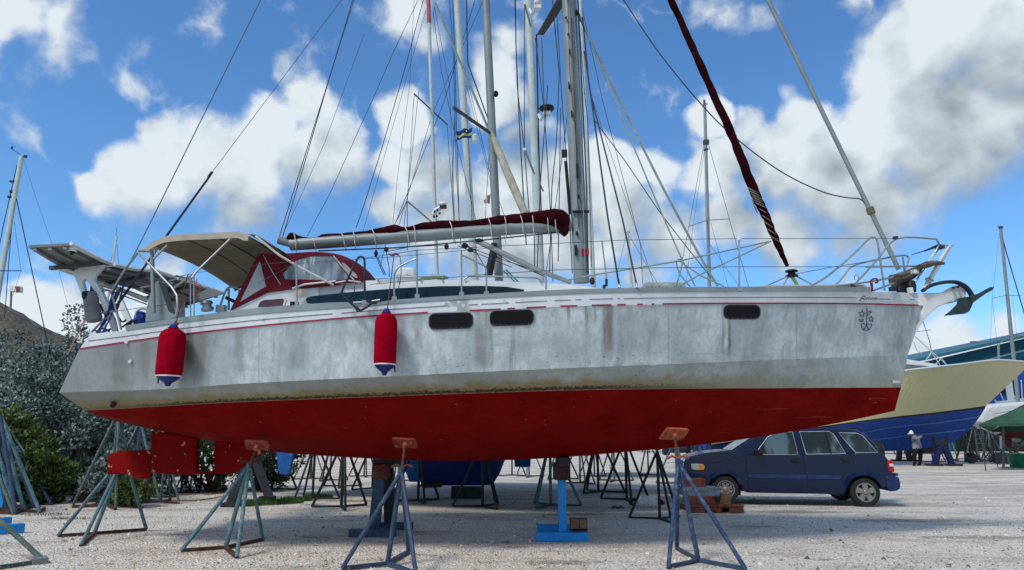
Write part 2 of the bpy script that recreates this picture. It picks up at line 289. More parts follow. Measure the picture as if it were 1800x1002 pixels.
# ---------------------------------------------------------------- mesh builder
OFF = {}
def vadd(a, b): return Vector(a) + Vector(b)
class MB:
    def __init__(s): s.v = []; s.f = []; s.m = []; s.uv = {}
    def face(s, idx, m=0): s.f.append(tuple(idx)); s.m.append(m)
    def quad(s, a, b, c, d, m=0):
        i = len(s.v); s.v += [Vector(p) for p in (a, b, c, d)]; s.face((i, i + 1, i + 2, i + 3), m)
    def poly(s, pts, m=0):
        i = len(s.v); s.v += [Vector(p) for p in pts]; s.face(range(i, i + len(pts)), m)
    def box(s, c, size, m=0, rot=None):
        hx, hy, hz = [x / 2 for x in size]; i = len(s.v); c = Vector(c)
        for z in (-hz, hz):
            for x, y in ((-hx, -hy), (hx, -hy), (hx, hy), (-hx, hy)):
                p = Vector((x, y, z)); s.v.append(c + (rot @ p if rot else p))
        for q in ((3, 2, 1, 0), (4, 5, 6, 7), (0, 1, 5, 4), (1, 2, 6, 5), (2, 3, 7, 6), (3, 0, 4, 7)): s.face([i + k for k in q], m)
        return s
    def bar(s, a, b, w, h, m=0, up=(0, 0, 1)):
        a, b = Vector(a), Vector(b); d = (b - a); L = d.length; d.normalize()
        x = d.cross(Vector(up)); x = x.normalized() if x.length > 1e-4 else Vector((1, 0, 0)); z = x.cross(d)
        return s.box((a + b) / 2, (w, L, h), m, Matrix((x, d, z)).transposed())
    def tube(s, pts, r, n=8, m=0, cap=True, flat=None):
        pts = [Vector(p) for p in pts]; N = len(pts); rs = r if isinstance(r, (list, tuple)) else [r] * N
        i0 = len(s.v); t0 = (pts[1] - pts[0]).normalized()
        u = t0.cross(Vector((0, 0, 1)))
        if u.length < .05: u = t0.cross(Vector((0, 1, 0)))
        u.normalize()
        for k in range(N):
            t = (pts[min(k + 1, N - 1)] - pts[max(k - 1, 0)]).normalized()
            u = (u - t * u.dot(t)).normalized(); w = t.cross(u)
            for j in range(n):
                a = 2 * math.pi * j / n; s.v.append(pts[k] + (u * math.cos(a) + w * math.sin(a) * (flat or 1)) * rs[k])
        for k in range(N - 1):
            for j in range(n):
                a = i0 + k * n + j; b = i0 + k * n + (j + 1) % n; s.face((a, b, b + n, a + n), m)
        if cap:
            s.face([i0 + j for j in range(n)][::-1], m); s.face([i0 + (N - 1) * n + j for j in range(n)], m)
        return s
    def prism(s, pts, vec, m=0, ms=None):
        pts = [Vector(p) for p in pts]; vec = Vector(vec); i = len(s.v); n = len(pts)
        s.v += pts + [p + vec for p in pts]; s.face(range(i, i + n), m); s.face(list(range(i + n, i + 2 * n))[::-1], m)
        for k in range(n):
            a = i + k; b = i + (k + 1) % n; s.face((b, a, a + n, b + n), m if ms is None else ms)
        return s
    def ring(s, outer, inner, vec, m=0):
        n = len(outer); vec = Vector(vec); i = len(s.v)
        s.v += [Vector(p) for p in outer] + [Vector(p) for p in inner] + [Vector(p) + vec for p in outer] + [Vector(p) + vec for p in inner]
        for k in range(n):
            l = (k + 1) % n; o, q, O, Q = i, i + n, i + 2 * n, i + 3 * n
            s.face((o + k, o + l, q + l, q + k), m); s.face((O + l, O + k, Q + k, Q + l), m)
            s.face((o + l, o + k, O + k, O + l), m); s.face((q + k, q + l, Q + l, Q + k), m)
        return s
    def lathe(s, a, b, prof, n=20, mf=None, cap=True):
        a, b = Vector(a), Vector(b); d = b - a; L = d.length; d.normalize()
        u = d.cross(Vector((0, 1, 0.001))).normalized(); w = d.cross(u); i0 = len(s.v); N = len(prof)
        for (t, r) in prof:
            for j in range(n):
                g = 2 * math.pi * j / n; s.v.append(a + d * L * t + (u * math.cos(g) + w * math.sin(g)) * r)
        for k in range(N - 1):
            mm = mf(k) if mf else 0
            for j in range(n):
                p = i0 + k * n + j; q = i0 + k * n + (j + 1) % n; s.face((p, q, q + n, p + n), mm)
        if not cap: return s
        s.face([i0 + j for j in range(n)][::-1], mf(0) if mf else 0); s.face([i0 + (N - 1) * n + j for j in range(n)], mf(N - 2) if mf else 0)
        return s
    def build(s, name, mats, parent=None, smooth=False, org=None, bevel=0., fixn=True):
        if not isinstance(mats, (list, tuple)): mats = [mats]
        off = OFF.get(parent.name, Vector()) if parent else Vector(org or (0, 0, 0))
        me = bpy.data.meshes.new(name); me.from_pydata([tuple(p - off) for p in s.v], [], s.f)
        for q in mats: me.materials.append(q)
        me.polygons.foreach_set('material_index', s.m)
        if smooth: me.polygons.foreach_set('use_smooth', [True] * len(s.f))
        if s.uv:
            l = me.uv_layers.new(name='UVMap')
            for lp in me.loops: l.data[lp.index].uv = s.uv.get(lp.vertex_index, (0, 0))
        if fixn:
            bm = bmesh.new(); bm.from_mesh(me); bmesh.ops.recalc_face_normals(bm, faces=bm.faces); bm.to_mesh(me); bm.free()
        if smooth: me.set_sharp_from_angle(angle=R(38))
        o = bpy.data.objects.new(name, me); COL.objects.link(o)
        if parent: o.parent = parent; OFF[o.name] = off
        else: o.location = off; OFF[o.name] = off
        if bevel:
            b = o.modifiers.new('bevel', 'BEVEL'); b.width = bevel; b.segments = 2; b.limit_method = 'ANGLE'; b.angle_limit = R(30)
        return o
def tag(o, label=None, cat=None, group=None, kind=None):
    for k, v in (('label', label), ('category', cat), ('group', group), ('kind', kind)):
        if v: o[k] = v
    return o
def thing(name, label, cat, loc=(0, 0, 0), group=None):
    o = bpy.data.objects.new(name, None); COL.objects.link(o); o.location = loc; OFF[o.name] = Vector(loc); o.empty_display_size = .2
    return tag(o, label, cat, group)
def copy_tree(o, parent=None):
    c = o.copy(); COL.objects.link(c)
    if parent: c.parent = parent; c.matrix_parent_inverse = o.matrix_parent_inverse
    for ch in KIDS.get(o.name, []): copy_tree(ch, c)
    return c
KIDS = {}
def note_kids():
    KIDS.clear()
    for o in bpy.data.objects:
        if o.parent: KIDS.setdefault(o.parent.name, []).append(o)
def smoothline(pts, sub=5):
    P = [Vector(p) for p in pts]; out = []
    for i in range(len(P) - 1):
        a = P[max(i - 1, 0)]; b = P[i]; c = P[i + 1]; d = P[min(i + 2, len(P) - 1)]
        for k in range(sub):
            t = k / sub
            out.append(.5 * ((2 * b) + (c - a) * t + (2 * a - 5 * b + 4 * c - d) * t * t + (3 * b - a - 3 * c + d) * t ** 3))
    return out + [P[-1]]
def interp(tab, x):
    n = len(tab)
    if x <= tab[0][0]: return tab[0][1]
    if x >= tab[-1][0]: return tab[-1][1]
    def sl(i):
        if i == 0: return (tab[1][1] - tab[0][1]) / (tab[1][0] - tab[0][0])
        if i == n - 1: return (tab[-1][1] - tab[-2][1]) / (tab[-1][0] - tab[-2][0])
        return (tab[i + 1][1] - tab[i - 1][1]) / (tab[i + 1][0] - tab[i - 1][0])
    for i in range(n - 1):
        if tab[i][0] <= x <= tab[i + 1][0]:
            h = tab[i + 1][0] - tab[i][0]; t = (x - tab[i][0]) / h
            return ((2 * t ** 3 - 3 * t * t + 1) * tab[i][1] + (t ** 3 - 2 * t * t + t) * h * sl(i) + (-2 * t ** 3 + 3 * t * t) * tab[i + 1][1] + (t ** 3 - t * t) * h * sl(i + 1))
def pl(pts, Y): return [at(x, y, Y) for x, y in pts]
def ptube(mb, pts, rpx, Y, n=8, m=0, sm=0):
    P = [at(p[0], p[1], p[2] if len(p) > 2 else Y) for p in pts]
    if sm: P = smoothline(P, sm)
    return mb.tube(P, pm(rpx, Y), n, m)

# ================================================================ ground
def ground_material():
    m = bpy.data.materials.new('pale_coral_gravel'); m.use_nodes = True; nt = m.node_tree; b = nt.nodes['Principled BSDF']
    tc = nd(nt, 'ShaderNodeTexCoord'); ob = tc.outputs['Object']
    def noise(s, st=(1, 1, 1), d=6., r=.6):
        n = nd(nt, 'ShaderNodeTexNoise', inp={'Scale': s, 'Detail': d, 'Roughness': r}); nt.links.new(vmth(nt, 'MULTIPLY', ob, st).outputs[0], n.inputs['Vector']); return n.outputs['Fac']
    def mix(f, a, c):
        n = nd(nt, 'ShaderNodeMix', data_type='RGBA'); nt.links.new(f, n.inputs[0])
        for i, x in ((6, a), (7, c)):
            if isinstance(x, tuple): n.inputs[i].default_value = (*x, 1)
            else: nt.links.new(x, n.inputs[i])
        return n.outputs[2]
    sx = nd(nt, 'ShaderNodeSeparateXYZ'); nt.links.new(ob, sx.inputs[0])
    warm = mix(maprange(nt, sx.outputs[0], -3., 2.5), (.74, .66, .57), (.63, .61, .575))
    c = mix(maprange(nt, noise(20., d=7., r=.75), .44, .60), warm, (.86, .83, .78))
    c = mix(mth(nt, 'MULTIPLY', maprange(nt, noise(26., (1, 1.3, 1), 6., .75), .52, .60), .8), c, (.27, .235, .20))
    c = mix(mth(nt, 'MULTIPLY', maprange(nt, noise(.9, (.7, 1.3, 1), 9., .75), .47, .62), .62), c, (.30, .27, .235))
    # wheel-worn bands that run across the yard
    band = maprange(nt, noise(.42, (.4, 1.7, 1), 8., .7), .44, .64)
    far = mth(nt, 'MULTIPLY', maprange(nt, sx.outputs[1], 11.5, 16.), .68)
    c = mix(mth(nt, 'MULTIPLY', band, far), c, (.25, .245, .235))
    c = mix(mth(nt, 'MULTIPLY', maprange(nt, noise(1.7, (.45, 1.3, 1), 8., .65), .615, .67), .8), c, (.15, .13, .105))
    c = mix(maprange(nt, noise(58., d=3.), .61, .66), c, (.14, .12, .10))
    vo = nd(nt, 'ShaderNodeTexVoronoi', inp={'Scale': 30.}); nt.links.new(ob, vo.inputs['Vector'])
    c = mix(maprange(nt, vo.outputs['Distance'], .3, .62, 0, .45), c, (.22, .20, .175))
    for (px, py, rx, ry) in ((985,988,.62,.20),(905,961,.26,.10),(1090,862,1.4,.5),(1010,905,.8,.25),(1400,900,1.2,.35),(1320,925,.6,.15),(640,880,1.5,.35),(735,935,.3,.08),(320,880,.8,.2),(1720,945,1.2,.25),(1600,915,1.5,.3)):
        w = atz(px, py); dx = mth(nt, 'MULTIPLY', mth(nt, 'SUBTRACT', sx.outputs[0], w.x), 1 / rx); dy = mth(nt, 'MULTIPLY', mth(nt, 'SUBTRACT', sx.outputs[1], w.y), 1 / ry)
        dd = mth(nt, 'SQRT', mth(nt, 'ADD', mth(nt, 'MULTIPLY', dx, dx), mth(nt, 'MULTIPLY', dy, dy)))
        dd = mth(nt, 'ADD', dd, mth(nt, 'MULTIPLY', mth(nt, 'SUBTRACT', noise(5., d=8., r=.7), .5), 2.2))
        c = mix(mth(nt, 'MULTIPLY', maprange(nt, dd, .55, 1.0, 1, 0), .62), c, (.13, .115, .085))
    ml = nd(nt, 'ShaderNodeMix', data_type='RGBA', blend_type='MULTIPLY', clamp_result=True); ml.inputs[0].default_value = 1; nt.links.new(c, ml.inputs[6]); ml.inputs[7].default_value = (1.70, 1.60, 1.49, 1); c = ml.outputs[2]
    nt.links.new(c, b.inputs['Base Color']); b.inputs['Roughness'].default_value = .95
    h = mth(nt, 'ADD', mth(nt, 'MULTIPLY', noise(45., d=5.), 1.), mth(nt, 'MULTIPLY', vo.outputs['Distance'], -.9))
    h = mth(nt, 'ADD', h, mth(nt, 'MULTIPLY', noise(2.5), 2.))
    bp = nd(nt, 'ShaderNodeBump', inp={'Strength': 1., 'Distance': .05}); nt.links.new(h, bp.inputs['Height']); nt.links.new(bp.outputs[0], b.inputs['Normal'])
    return m
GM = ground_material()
g = MB(); NXg, NYg = 90, 80
for j in range(NYg + 1):
    for i in range(NXg + 1):
        y = 2 + (j / NYg) ** 2.2 * 1500 - 60 * (1 - j / NYg) ** 8; x = (i / NXg - .5); x = math.copysign(abs(x * 2) ** 1.8, x) * (60 + y * 1.2)
        z = mnoise.noise(Vector((x * .35, y * .5, 0))) * .02 + mnoise.noise(Vector((x * 1.4, y * 1.6, 3))) * .008 if abs(x) < 30 and 4 < y < 40 else 0
        g.v.append(Vector((x, y, z)))
for j in range(NYg):
    for i in range(NXg):
        a = j * (NXg + 1) + i; g.face((a, a + 1, a + NXg + 2, a + NXg + 1))
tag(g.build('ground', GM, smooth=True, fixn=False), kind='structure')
# loose stones
pb = MB()
for k in range(16000):
    y = 7.5 + rnd.random() ** 1.6 * 11; x = rnd.uniform(-.78, .78) * y; r = rnd.uniform(.004, .014) * (1 + (rnd.random() < .03) * 1.6)
    i = len(pb.v); c = Vector((x, y, r * .3)); n = 5; a0 = rnd.random() * 6
    for q in range(n):
        a = a0 + q * 6.283 / n; rr = r * rnd.uniform(.7, 1.3); pb.v.append(c + Vector((math.cos(a) * rr, math.sin(a) * rr, -r * .3)))
    pb.v.append(c + Vector((0, 0, r * .8)))
    mi = 0 if rnd.random() < .45 else (1 if rnd.random() < .65 else 2)
    for q in range(n): pb.face((i + q, i + (q + 1) % n, i + n), mi)
tag(pb.build('gravel', [mat('pale_stone', (.60, .56, .50), .9), mat('grey_stone', (.30, .28, .26), .9), mat('brown_stone', (.15, .12, .09), .9)], fixn=False), 'loose pale coral gravel on the yard', kind='stuff')

q = MB()
for k in range(420):
    y = 8.2 + rnd.random() ** 1.3 * 12; x = rnd.uniform(-.72, .74) * y; a = rnd.random() * 6.28; l = rnd.uniform(.012, .035) * (1 + (rnd.random() < .1)); d = Vector((math.cos(a), math.sin(a), 0)) * l; w = Vector((-d.y, d.x, 0)) * rnd.uniform(.2, .5); c = Vector((x, y, .022))
    q.v += [c - d, c + w + Vector((0, 0, .008)), c + d, c - w]; i = len(q.v) - 4; q.face((i, i + 1, i + 2, i + 3))
tag(q.build('fallen_leaves', mat('dead_leaf', (.07,.05,.035), .9, var=.4), fixn=False), 'scattered dead leaves and chips on the gravel', kind='stuff')
# ================================================================ main sailing yacht
YC = 10.75
B = lambda *a: list(a)
LN = {
 'A': (222, 1530, [(222,573),(325,558),(450,542.5),(560,534),(612,532),(640,536),(668,532),(690,528),(850,517.5),(1000,509.5),(1250,505),(1530,505)], None),
 'B': (159, 1590, [(159,587),(230,579.5),(325,566),(450,552),(600,541),(700,533),(850,524),(1050,514.5),(1250,512),(1500,512.5),(1590,514)], None),
 'C': (139, 1626, [(139,614),(290,592),(450,574),(600,560),(750,550),(850,545.5),(1000,538.5),(1250,534),(1500,534.5),(1626,537.5)], None),
 'D': (104, 1596, [(104,690),(300,683.5),(400,676),(550,668),(700,661),(850,653.5),(1000,647),(1250,637),(1400,631),(1596,624)], None),
 'E': (150, 1584, [(150,722),(250,716.5),(400,708),(600,700),(850,691),(1000,686.5),(1200,683.5),(1400,682),(1584,681)], None),
 'F': (162, 1577, [(162,727),(240,741),(330,757),(450,766),(550,767),(700,764),(850,761),(1000,751),(1175,738),(1350,719),(1450,713),(1577,706)], None),
 'G': (185, 1573, [(185,736),(250,751),(375,776),(450,789),(500,796),(600,803),(700,808),(800,810),(900,808.5),(1000,803),(1200,785),(1300,773),(1400,757),(1500,738),(1573,722)], None)}
BM = {
 'A': [(100,1.25),(300,1.55),(500,1.78),(800,1.93),(1000,1.88),(1200,1.6),(1400,1.08),(1530,.52),(1630,.04)],
 'B': [(100,1.27),(300,1.57),(500,1.80),(800,1.95),(1000,1.90),(1200,1.62),(1400,1.10),(1530,.54),(1590,.22),(1630,.05)],
 'C': [(100,1.28),(300,1.58),(500,1.81),(800,1.96),(1000,1.91),(1200,1.62),(1400,1.08),(1530,.5),(1590,.20),(1626,.04)],
 'D': [(100,1.2),(300,1.5),(500,1.72),(800,1.86),(1000,1.78),(1200,1.44),(1400,.85),(1530,.32),(1596,.04)],
 'E': [(150,1.0),(300,1.28),(500,1.50),(800,1.62),(1000,1.52),(1200,1.18),(1400,.64),(1530,.22),(1584,.03)],
 'F': [(162,.85),(300,1.02),(500,1.15),(800,1.2),(1000,1.08),(1200,.78),(1400,.38),(1530,.12),(1577,.02)],
 'G': [(100,0),(1630,0)]}
def line_y(L, x): return interp(LN[L][2], x)
def line_b(L, x): return interp(BM[L], x)
ORD = 'BCDEFG'
def on_hull(px, py, off=.0):
    ys = [line_y(L, px) for L in ORD]
    for i in range(5):
        if py <= ys[i + 1] or i == 4:
            t = (py - ys[i]) / (ys[i + 1] - ys[i]); b = line_b(ORD[i], px) * (1 - t) + line_b(ORD[i + 1], px) * t; return at(px, py, YC - b - off)
yacht = thing('sailing_yacht', 'long bare aluminium sailing yacht with red bottom propped on stands in the gravel yard', 'sailing yacht', (0, YC, 0))
NS = 150
hb = MB(); rows = {}
def station(L, s):
    x0, x1, _, _ = LN[L]; px = x0 + (x1 - x0) * s; return px, at(px, line_y(L, px), YC - line_b(L, px))
def hull_panel(La, Lb, side, mi):
    i0 = len(hb.v)
    for k in range(NS + 1):
        s = k / NS
        for L, v in ((La, 1.), (Lb, 0.)):
            px, p = station(L, s)
            if side: p = Vector((p.x, 2 * YC - p.y, p.z))
            hb.uv[len(hb.v)] = (px / 1000 + side * 3, v); hb.v.append(p)
    for k in range(NS):
        a = i0 + 2 * k; hb.face((a, a + 2, a + 3, a + 1) if not side else (a, a + 1, a + 3, a + 2), mi)
for side in (0, 1):
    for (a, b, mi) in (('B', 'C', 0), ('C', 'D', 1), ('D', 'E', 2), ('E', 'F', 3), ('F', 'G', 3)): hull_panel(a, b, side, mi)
# transom
tr = [station(L, 0)[1] for L in ORD]; tf = [Vector((p.x, 2 * YC - p.y, p.z)) for p in tr]
for i in range(5): hb.quad(tr[i], tr[i + 1], tf[i + 1], tf[i], 1)
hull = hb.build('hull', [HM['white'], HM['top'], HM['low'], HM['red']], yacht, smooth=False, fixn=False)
# deck
db = MB(); i0 = 0
for k in range(61):
    px, p = station('B', k / 60); p = p - Vector((0, 0, .004)); q = Vector((p.x, 2 * YC - p.y, p.z)); c = (p + q) / 2 + Vector((0, 0, .05 * min(1, (q - p).length)))
    db.v += [p, c, q]
for k in range(60):
    a = 3 * k; db.face((a, a + 3, a + 4, a + 1)); db.face((a + 1, a + 4, a + 5, a + 2))
db.build('deck', mat('deck_paint', (.5, .5, .47), .7), yacht, fixn=False)
# toe rail
for side in (0, 1):
    rb = MB(); N = 110
    for k in range(N + 1):
        px, a = station('A', k / N); b = at(px, line_y('B', px), YC - line_b('B', px)) - Vector((0, 0, .003))
        a = Vector((a.x, b.y, a.z)); ai = a + Vector((0, .07, 0)); bi = b + Vector((0, .07, 0)); a += Vector((0, -.012, 0)); b += Vector((0, -.012, 0))
        for p in (b, a, ai, bi): rb.v.append(Vector((p.x, 2 * YC - p.y, p.z)) if side else p)
    for k in range(N):
        for j in range(3):
            o = 4 * k + j; rb.face((o, o + 1, o + 5, o + 4))
    rb.face((0, 1, 2, 3)); rb.face(tuple(4 * N + j for j in range(4)))
    rb.build('toe_rail', M['alu'], yacht)
# stripes and lettering
def stripe(x0, x1, dy0, dy1, name, m, gaps=(), ref='C', frac=None):
    def pt(px, d):
        y = line_y('C', px) if frac is None else line_y('B', px) * (1 - frac) + line_y('C', px) * frac
        return on_hull(px, y + d, .006)
    runs = []; cur = x0
    for a, b in sorted(gaps):
        if a > cur: runs.append((cur, a))
        cur = max(cur, b)
    runs.append((cur, x1))
    for a, b in runs:
        sb = MB(); n = max(1, int((b - a) / 6))
        for i in range(n):
            x = a + (b - a) * i / n; e = a + (b - a) * (i + 1) / n; sb.quad(pt(x, dy0), pt(e, dy0), pt(e, dy1), pt(x, dy1))
        sb.build(name, m, yacht, fixn=False)
stripe(140, 1624, -2.0, .6, 'red_stripe', M['redline'], gaps=[(905, 925), (960, 985), (1015, 1040), (1075, 1085), (1100, 1120), (1130, 1146), (1150, 1165), (752, 825), (880, 892)])
stripe(155, 1505, -.6, .5, 'pin_stripe', M['pinline'], gaps=[(585, 600), (785, 825), (840, 846), (895, 905), (962, 975), (1003, 1012), (1022, 1036), (1078, 1086), (1090, 1096)], frac=.5)
stripe(1540, 1608, -.5, .6, 'pin_stripe', M['pinline'], gaps=[(1579, 1586)], frac=.56)
def lettering(txt, x0, y0, size, shear, parent, fn, m, name='lettering', slope=0):
    cu = bpy.data.curves.new('t', 'FONT'); cu.body = txt; cu.shear = shear; cu.size = 1; cu.space_character = .98
    o = bpy.data.objects.new('t', cu); COL.objects.link(o); bpy.context.view_layer.update()
    me = bpy.data.meshes.new_from_object(o.evaluated_get(bpy.context.evaluated_depsgraph_get())); mb = MB()
    mb.v = [fn(x0 + v.co.x * size, y0 - v.co.y * size - slope * v.co.x * size) for v in me.vertices]
    for p in me.polygons: mb.face(tuple(p.vertices))
    bpy.data.objects.remove(o); bpy.data.curves.remove(cu)
    return mb.build(name, m, parent, fixn=False)
def hf(px, py): return on_hull(px, py, .009)
lettering('F', 1509, 529.5, 13.5, .7, yacht, hf, M['lettering'])
lettering('ortune', 1517, 527, 8.6, .45, yacht, hf, M['lettering'])
em = MB()
def emline(pts, w=.55):
    em.tube([on_hull(x, y, .006) for x, y in pts], pm(w, 9.9), 4)
def star(cx, cy, r):
    P = [(cx + r * (1 if k % 2 == 0 else .42) * math.sin(k * math.pi / 5 + .1), cy - r * (1 if k % 2 == 0 else .42) * math.cos(k * math.pi / 5 + .1)) for k in range(10)]; emline(P + [P[0]])
star(1515.5, 551.5, 6.5); star(1531.5, 561, 5.5)
emline([(1524, 542), (1523.5, 571)]); emline([(1522.5, 542.5), (1526, 542)])
emline([(1514, 569), (1532.5, 570)])
emline([(1523 + 9.3 * math.cos(a), 570 + 11 * math.sin(a)) for a in [k * math.pi / 10 for k in range(11)]])
emline([(1523.5, 571), (1521, 576), (1518, 580)]); emline([(1523.5, 571), (1525, 576), (1527.5, 580)])
emline([(1510.5, 561.5), (1514, 563), (1518, 561)]); emline([(1510.5, 562), (1513, 565.5), (1517, 564), (1518.5, 561)])
emline([(1525, 546), (1529, 548), (1533, 546.5)]); emline([(1525, 550), (1529, 550), (1533, 549.5)]); emline([(1525, 553), (1529, 553.5)])
em.build('emblem', M['lettering'], yacht)
# portlights
def rrect(cx, cy, w, h, r, n=5, sl=0):
    P = []
    for (sx, sy, a0) in ((1, -1, -90), (1, 1, 0), (-1, 1, 90), (-1, -1, 180)):
        for k in range(n):
            a = R(a0 + 90 * k / (n - 1)); P.append((cx + sx * (w / 2 - r) + r * math.cos(a), cy + sy * (h / 2 - r) + r * math.sin(a)))
    return [(x, y + sl * (x - cx)) for x, y in P]
for (cx, cy, w, h, s) in ((792.5, 564, 77, 28, -.03), (899.5, 558.5, 77, 27, -.03), (1304.5, 548.5, 64, 25, 0)):
    pw = MB(); o = rrect(cx, cy, w, h, 10, sl=s); o2 = rrect(cx, cy, w - 5, h - 5, 8, sl=s)
    fr = MB(); fr.ring([on_hull(x, y, .016) for x, y in o], [on_hull(x, y, .016) for x, y in o2], (0, .03, 0))
    win = fr.build('portlight', M['black'], yacht)
    pw.poly([on_hull(x, y, .010) for x, y in o2]); pw.build('pane', M['port'], win)
    bl = MB()
    for k in range(7):
        bx = cx - w * .38 + k * w * .76 / 6
        for sy in (1,):
            c = on_hull(bx, cy + sy * (h / 2 - 1.6) + s * (bx - cx), .02); bl.box(c, (.007, .006, .007))
    bl.build('bolt', M['grey'], win)
    hl = MB(); hl.ring([on_hull(x, y, .007) for x, y in rrect(cx, cy, w + 2.4, h + 2.4, 11, sl=s)], [on_hull(x, y, .007) for x, y in rrect(cx, cy, w - 1, h - 1, 9.5, sl=s)], (0, .01, 0)); hl.build('sealant', M['alu'], win)
# skeg, rudder and keel plating under the stern
sk = MB(); Yr = YC
sk.prism(pl([(265,757),(345,770),(344,834),(300,834),(264,831)], Yr - .07), (0, .14, 0)); sk.build('skeg', HM['redchip'], yacht, bevel=.02)
rd = MB(); rd.prism(pl([(190,801),(196,796),(264,790),(264,838),(258,842),(236,841),(222,833),(188,834),(187,815)], Yr - .05), (0, .10, 0)); rd.build('rudder', HM['redchip'], yacht, bevel=.015)
fb_ = MB(); fb_.prism(pl([(343,829),(380,828),(380,833),(343,834)], Yr - .05), (0, .1, 0)); fb_.build('keel_shoe', HM['redchip'], yacht)
fk = MB(); fk.prism(pl([(376,772),(470,788),(440,808),(412,829),(403,834),(375,833)], Yr - .09), (0, .18, 0)); fk.build('keel_fin', HM['redchip'], yacht, bevel=.02)
th = MB(); p = on_hull(200, 709, 0); th.tube([p + Vector((-.03, .05, .02)), p + Vector((.03, -.07, -.03))], .035, 12); th.build('exhaust_outlet', M['black'], yacht)
for (x, y) in ((223.5, 601.5), (230, 635.5)):
    q = MB(); p = on_hull(x, y, 0); q.tube([p + Vector((0, .02, 0)), p + Vector((0, -.03, 0))], .022, 12); q.build('skin_fitting', M['white'], yacht)
lb = MB(); p = on_hull(1573, 672, .01); lb.prism([on_hull(1569, 674, .01), on_hull(1569, 669, .01), on_hull(1580, 671, .01), on_hull(1577, 674, .01)], (0, -.06, 0)); lb.build('bow_eye', M['white'], yacht)
# stem head and bow roller
br = MB()
br.prism(pl([(1588,515),(1660,514.5),(1676,503),(1692,500),(1699,507),(1698,522),(1684,529),(1668,532),(1650,539),(1636,550),(1622,566),(1612,584),(1624,538),(1590,534)], YC - .10), (0, .20, 0)); br.build('bow_fitting', M['white'], yacht, bevel=.012)
bg_ = MB(); ptube(bg_, [(1670,431,YC-.3),(1623,511,YC-.12)], 4.2, YC, 4); bg_.build('roller_arm', M['white'], yacht)
bo = MB(); ptube(bo, [(1655,430),(1661,431),(1676,432)], 1.4, YC - .3); ptube(bo, [(1627,490),(1633,488),(1641,494),(1635,496),(1627,491)], 1.5, YC - .2); bo.build('roller_handle', M['alu'], yacht)

# ---- coachroof
cb = MB(); YN = YC - 1.15
top = [(500,515),(517,500),(545,496.5),(600,494.5),(700,493),(850,493.5),(912,496.5),(975,499),(1025,502.5),(1052,508),(1062,514)]
bot = [(500,545),(517,545),(545,545),(600,545),(700,545),(850,540),(912,535),(975,528),(1025,522),(1052,518),(1062,516)]
n = len(top); i0 = len(cb.v)
for (tx, ty), (bx_, by_) in zip(top, bot):
    a = at(bx_, by_, YN - .05); b = at(tx, ty, YN + .02); c = Vector((b.x, YN + .22, b.z + .05)); cb.v += [a, b, c, Vector((c.x, 2 * YC - c.y, c.z)), Vector((b.x, 2 * YC - b.y, b.z)), Vector((a.x, 2 * YC - a.y, a.z))]
for k in range(n - 1):
    for j in range(5):
        a = i0 + 6 * k + j; cb.face((a, a + 6, a + 7, a + 1))
cb.face(range(i0, i0 + 6)); cb.face(range(i0 + 6 * n - 6, i0 + 6 * n))
cabin = cb.build('coachroof', M['white'], yacht)
cw = MB(); wl = [(537,527),(540,523),(549,520.5),(600,515),(650,510.5),(700,506.5),(775,503),(850,502.5),(890,504),(921,509),(921,518),(850,530),(700,536),(600,537),(548,534.5),(540,532)]
cw.prism(pl(wl, YN - .075), (0, .04, 0)); win = cw.build('window', M['glass'], cabin)
cs = MB()
for x in (622, 700, 775, 850): cs.quad(*pl([(x, 503), (x + 1.6, 503), (x + 1.6, 537), (x, 537)], YN - .078))
cs.build('window_joint', M['black'], win)
cc = MB()   # cockpit coaming aft of the coachroof
cc.prism(pl([(400,560),(408,545),(440,531),(458,520),(480,508),(520,500),(560,496),(560,548)], YN - .03), (0, .12, 0)); cc.build('cockpit_coaming', M['white'], yacht)
cp_ = MB(); cp_.prism(pl([(453,540),(457,531),(463,527.5),(497,525),(499,527),(496,539)], YN - .05), (0, .03, 0)); w2 = cp_.build('cabin_port', mat('smoky_maroon_glass', (.09, .04, .05), .12), yacht)
cq = MB(); cq.ring(pl([(449,542),(454,529),(462,525.5),(500,522.5),(503,526),(499,541)], YN - .045), pl([(453,540),(457,531),(463,527.5),(497,525),(499,527),(496,539)], YN - .045), (0, .03, 0)); cq.build('port_frame', M['white'], w2)
sg = MB(); sg.quad(*pl([(518,510),(531,509),(529,519),(516,520)], YN - .12)); sg.build('paper_notice', mat('yellowed_paper', (.5, .42, .25), .9), yacht)
# handrail, hatches, coiled rope on deck
hr = MB()
ptube(hr, [(660,489),(700,487.5),(740,486),(780,484.5)], 1.3, YN, sm=0); ptube(hr, [(815,492),(822,487),(835,485.5),(935,488),(948,492),(952,497)], 1.6, YN, sm=3)
for x in (665, 700, 740, 778): ptube(hr, [(x, 487), (x, 495)], 1.1, YN)
hr.build('grab_rail', M['steel'], yacht)
ht = MB(); ht.box(at(714, 482, YC), (.30, .35, .15)); ht.build('hatch_garage', M['radome'], yacht, bevel=.03)
cr = MB()
for k in range(9):
    c = at(752 + k * 3.2, 490 - 3 * math.sin(k * .5), YC - .7)
    ptube(cr, [(c_, d_) for c_, d_ in [(735 + k * 3, 492 - k % 3), (748 + k * 3, 487 - k % 4), (765 + k * 3, 486 + k % 3), (775, 492)]], 1.3, YC - .7, 6, sm=3)
cr.build('deck_line_coil', mat('olive_rope', (.16, .2, .10), .9), yacht)
fh = MB(); fh.box(at(1162, 507, YC), (.6, .6, .08)); fh.build('fore_hatch', mat('hatch_acrylic', (.3, .33, .33), .3), yacht, bevel=.02)
sp = MB()
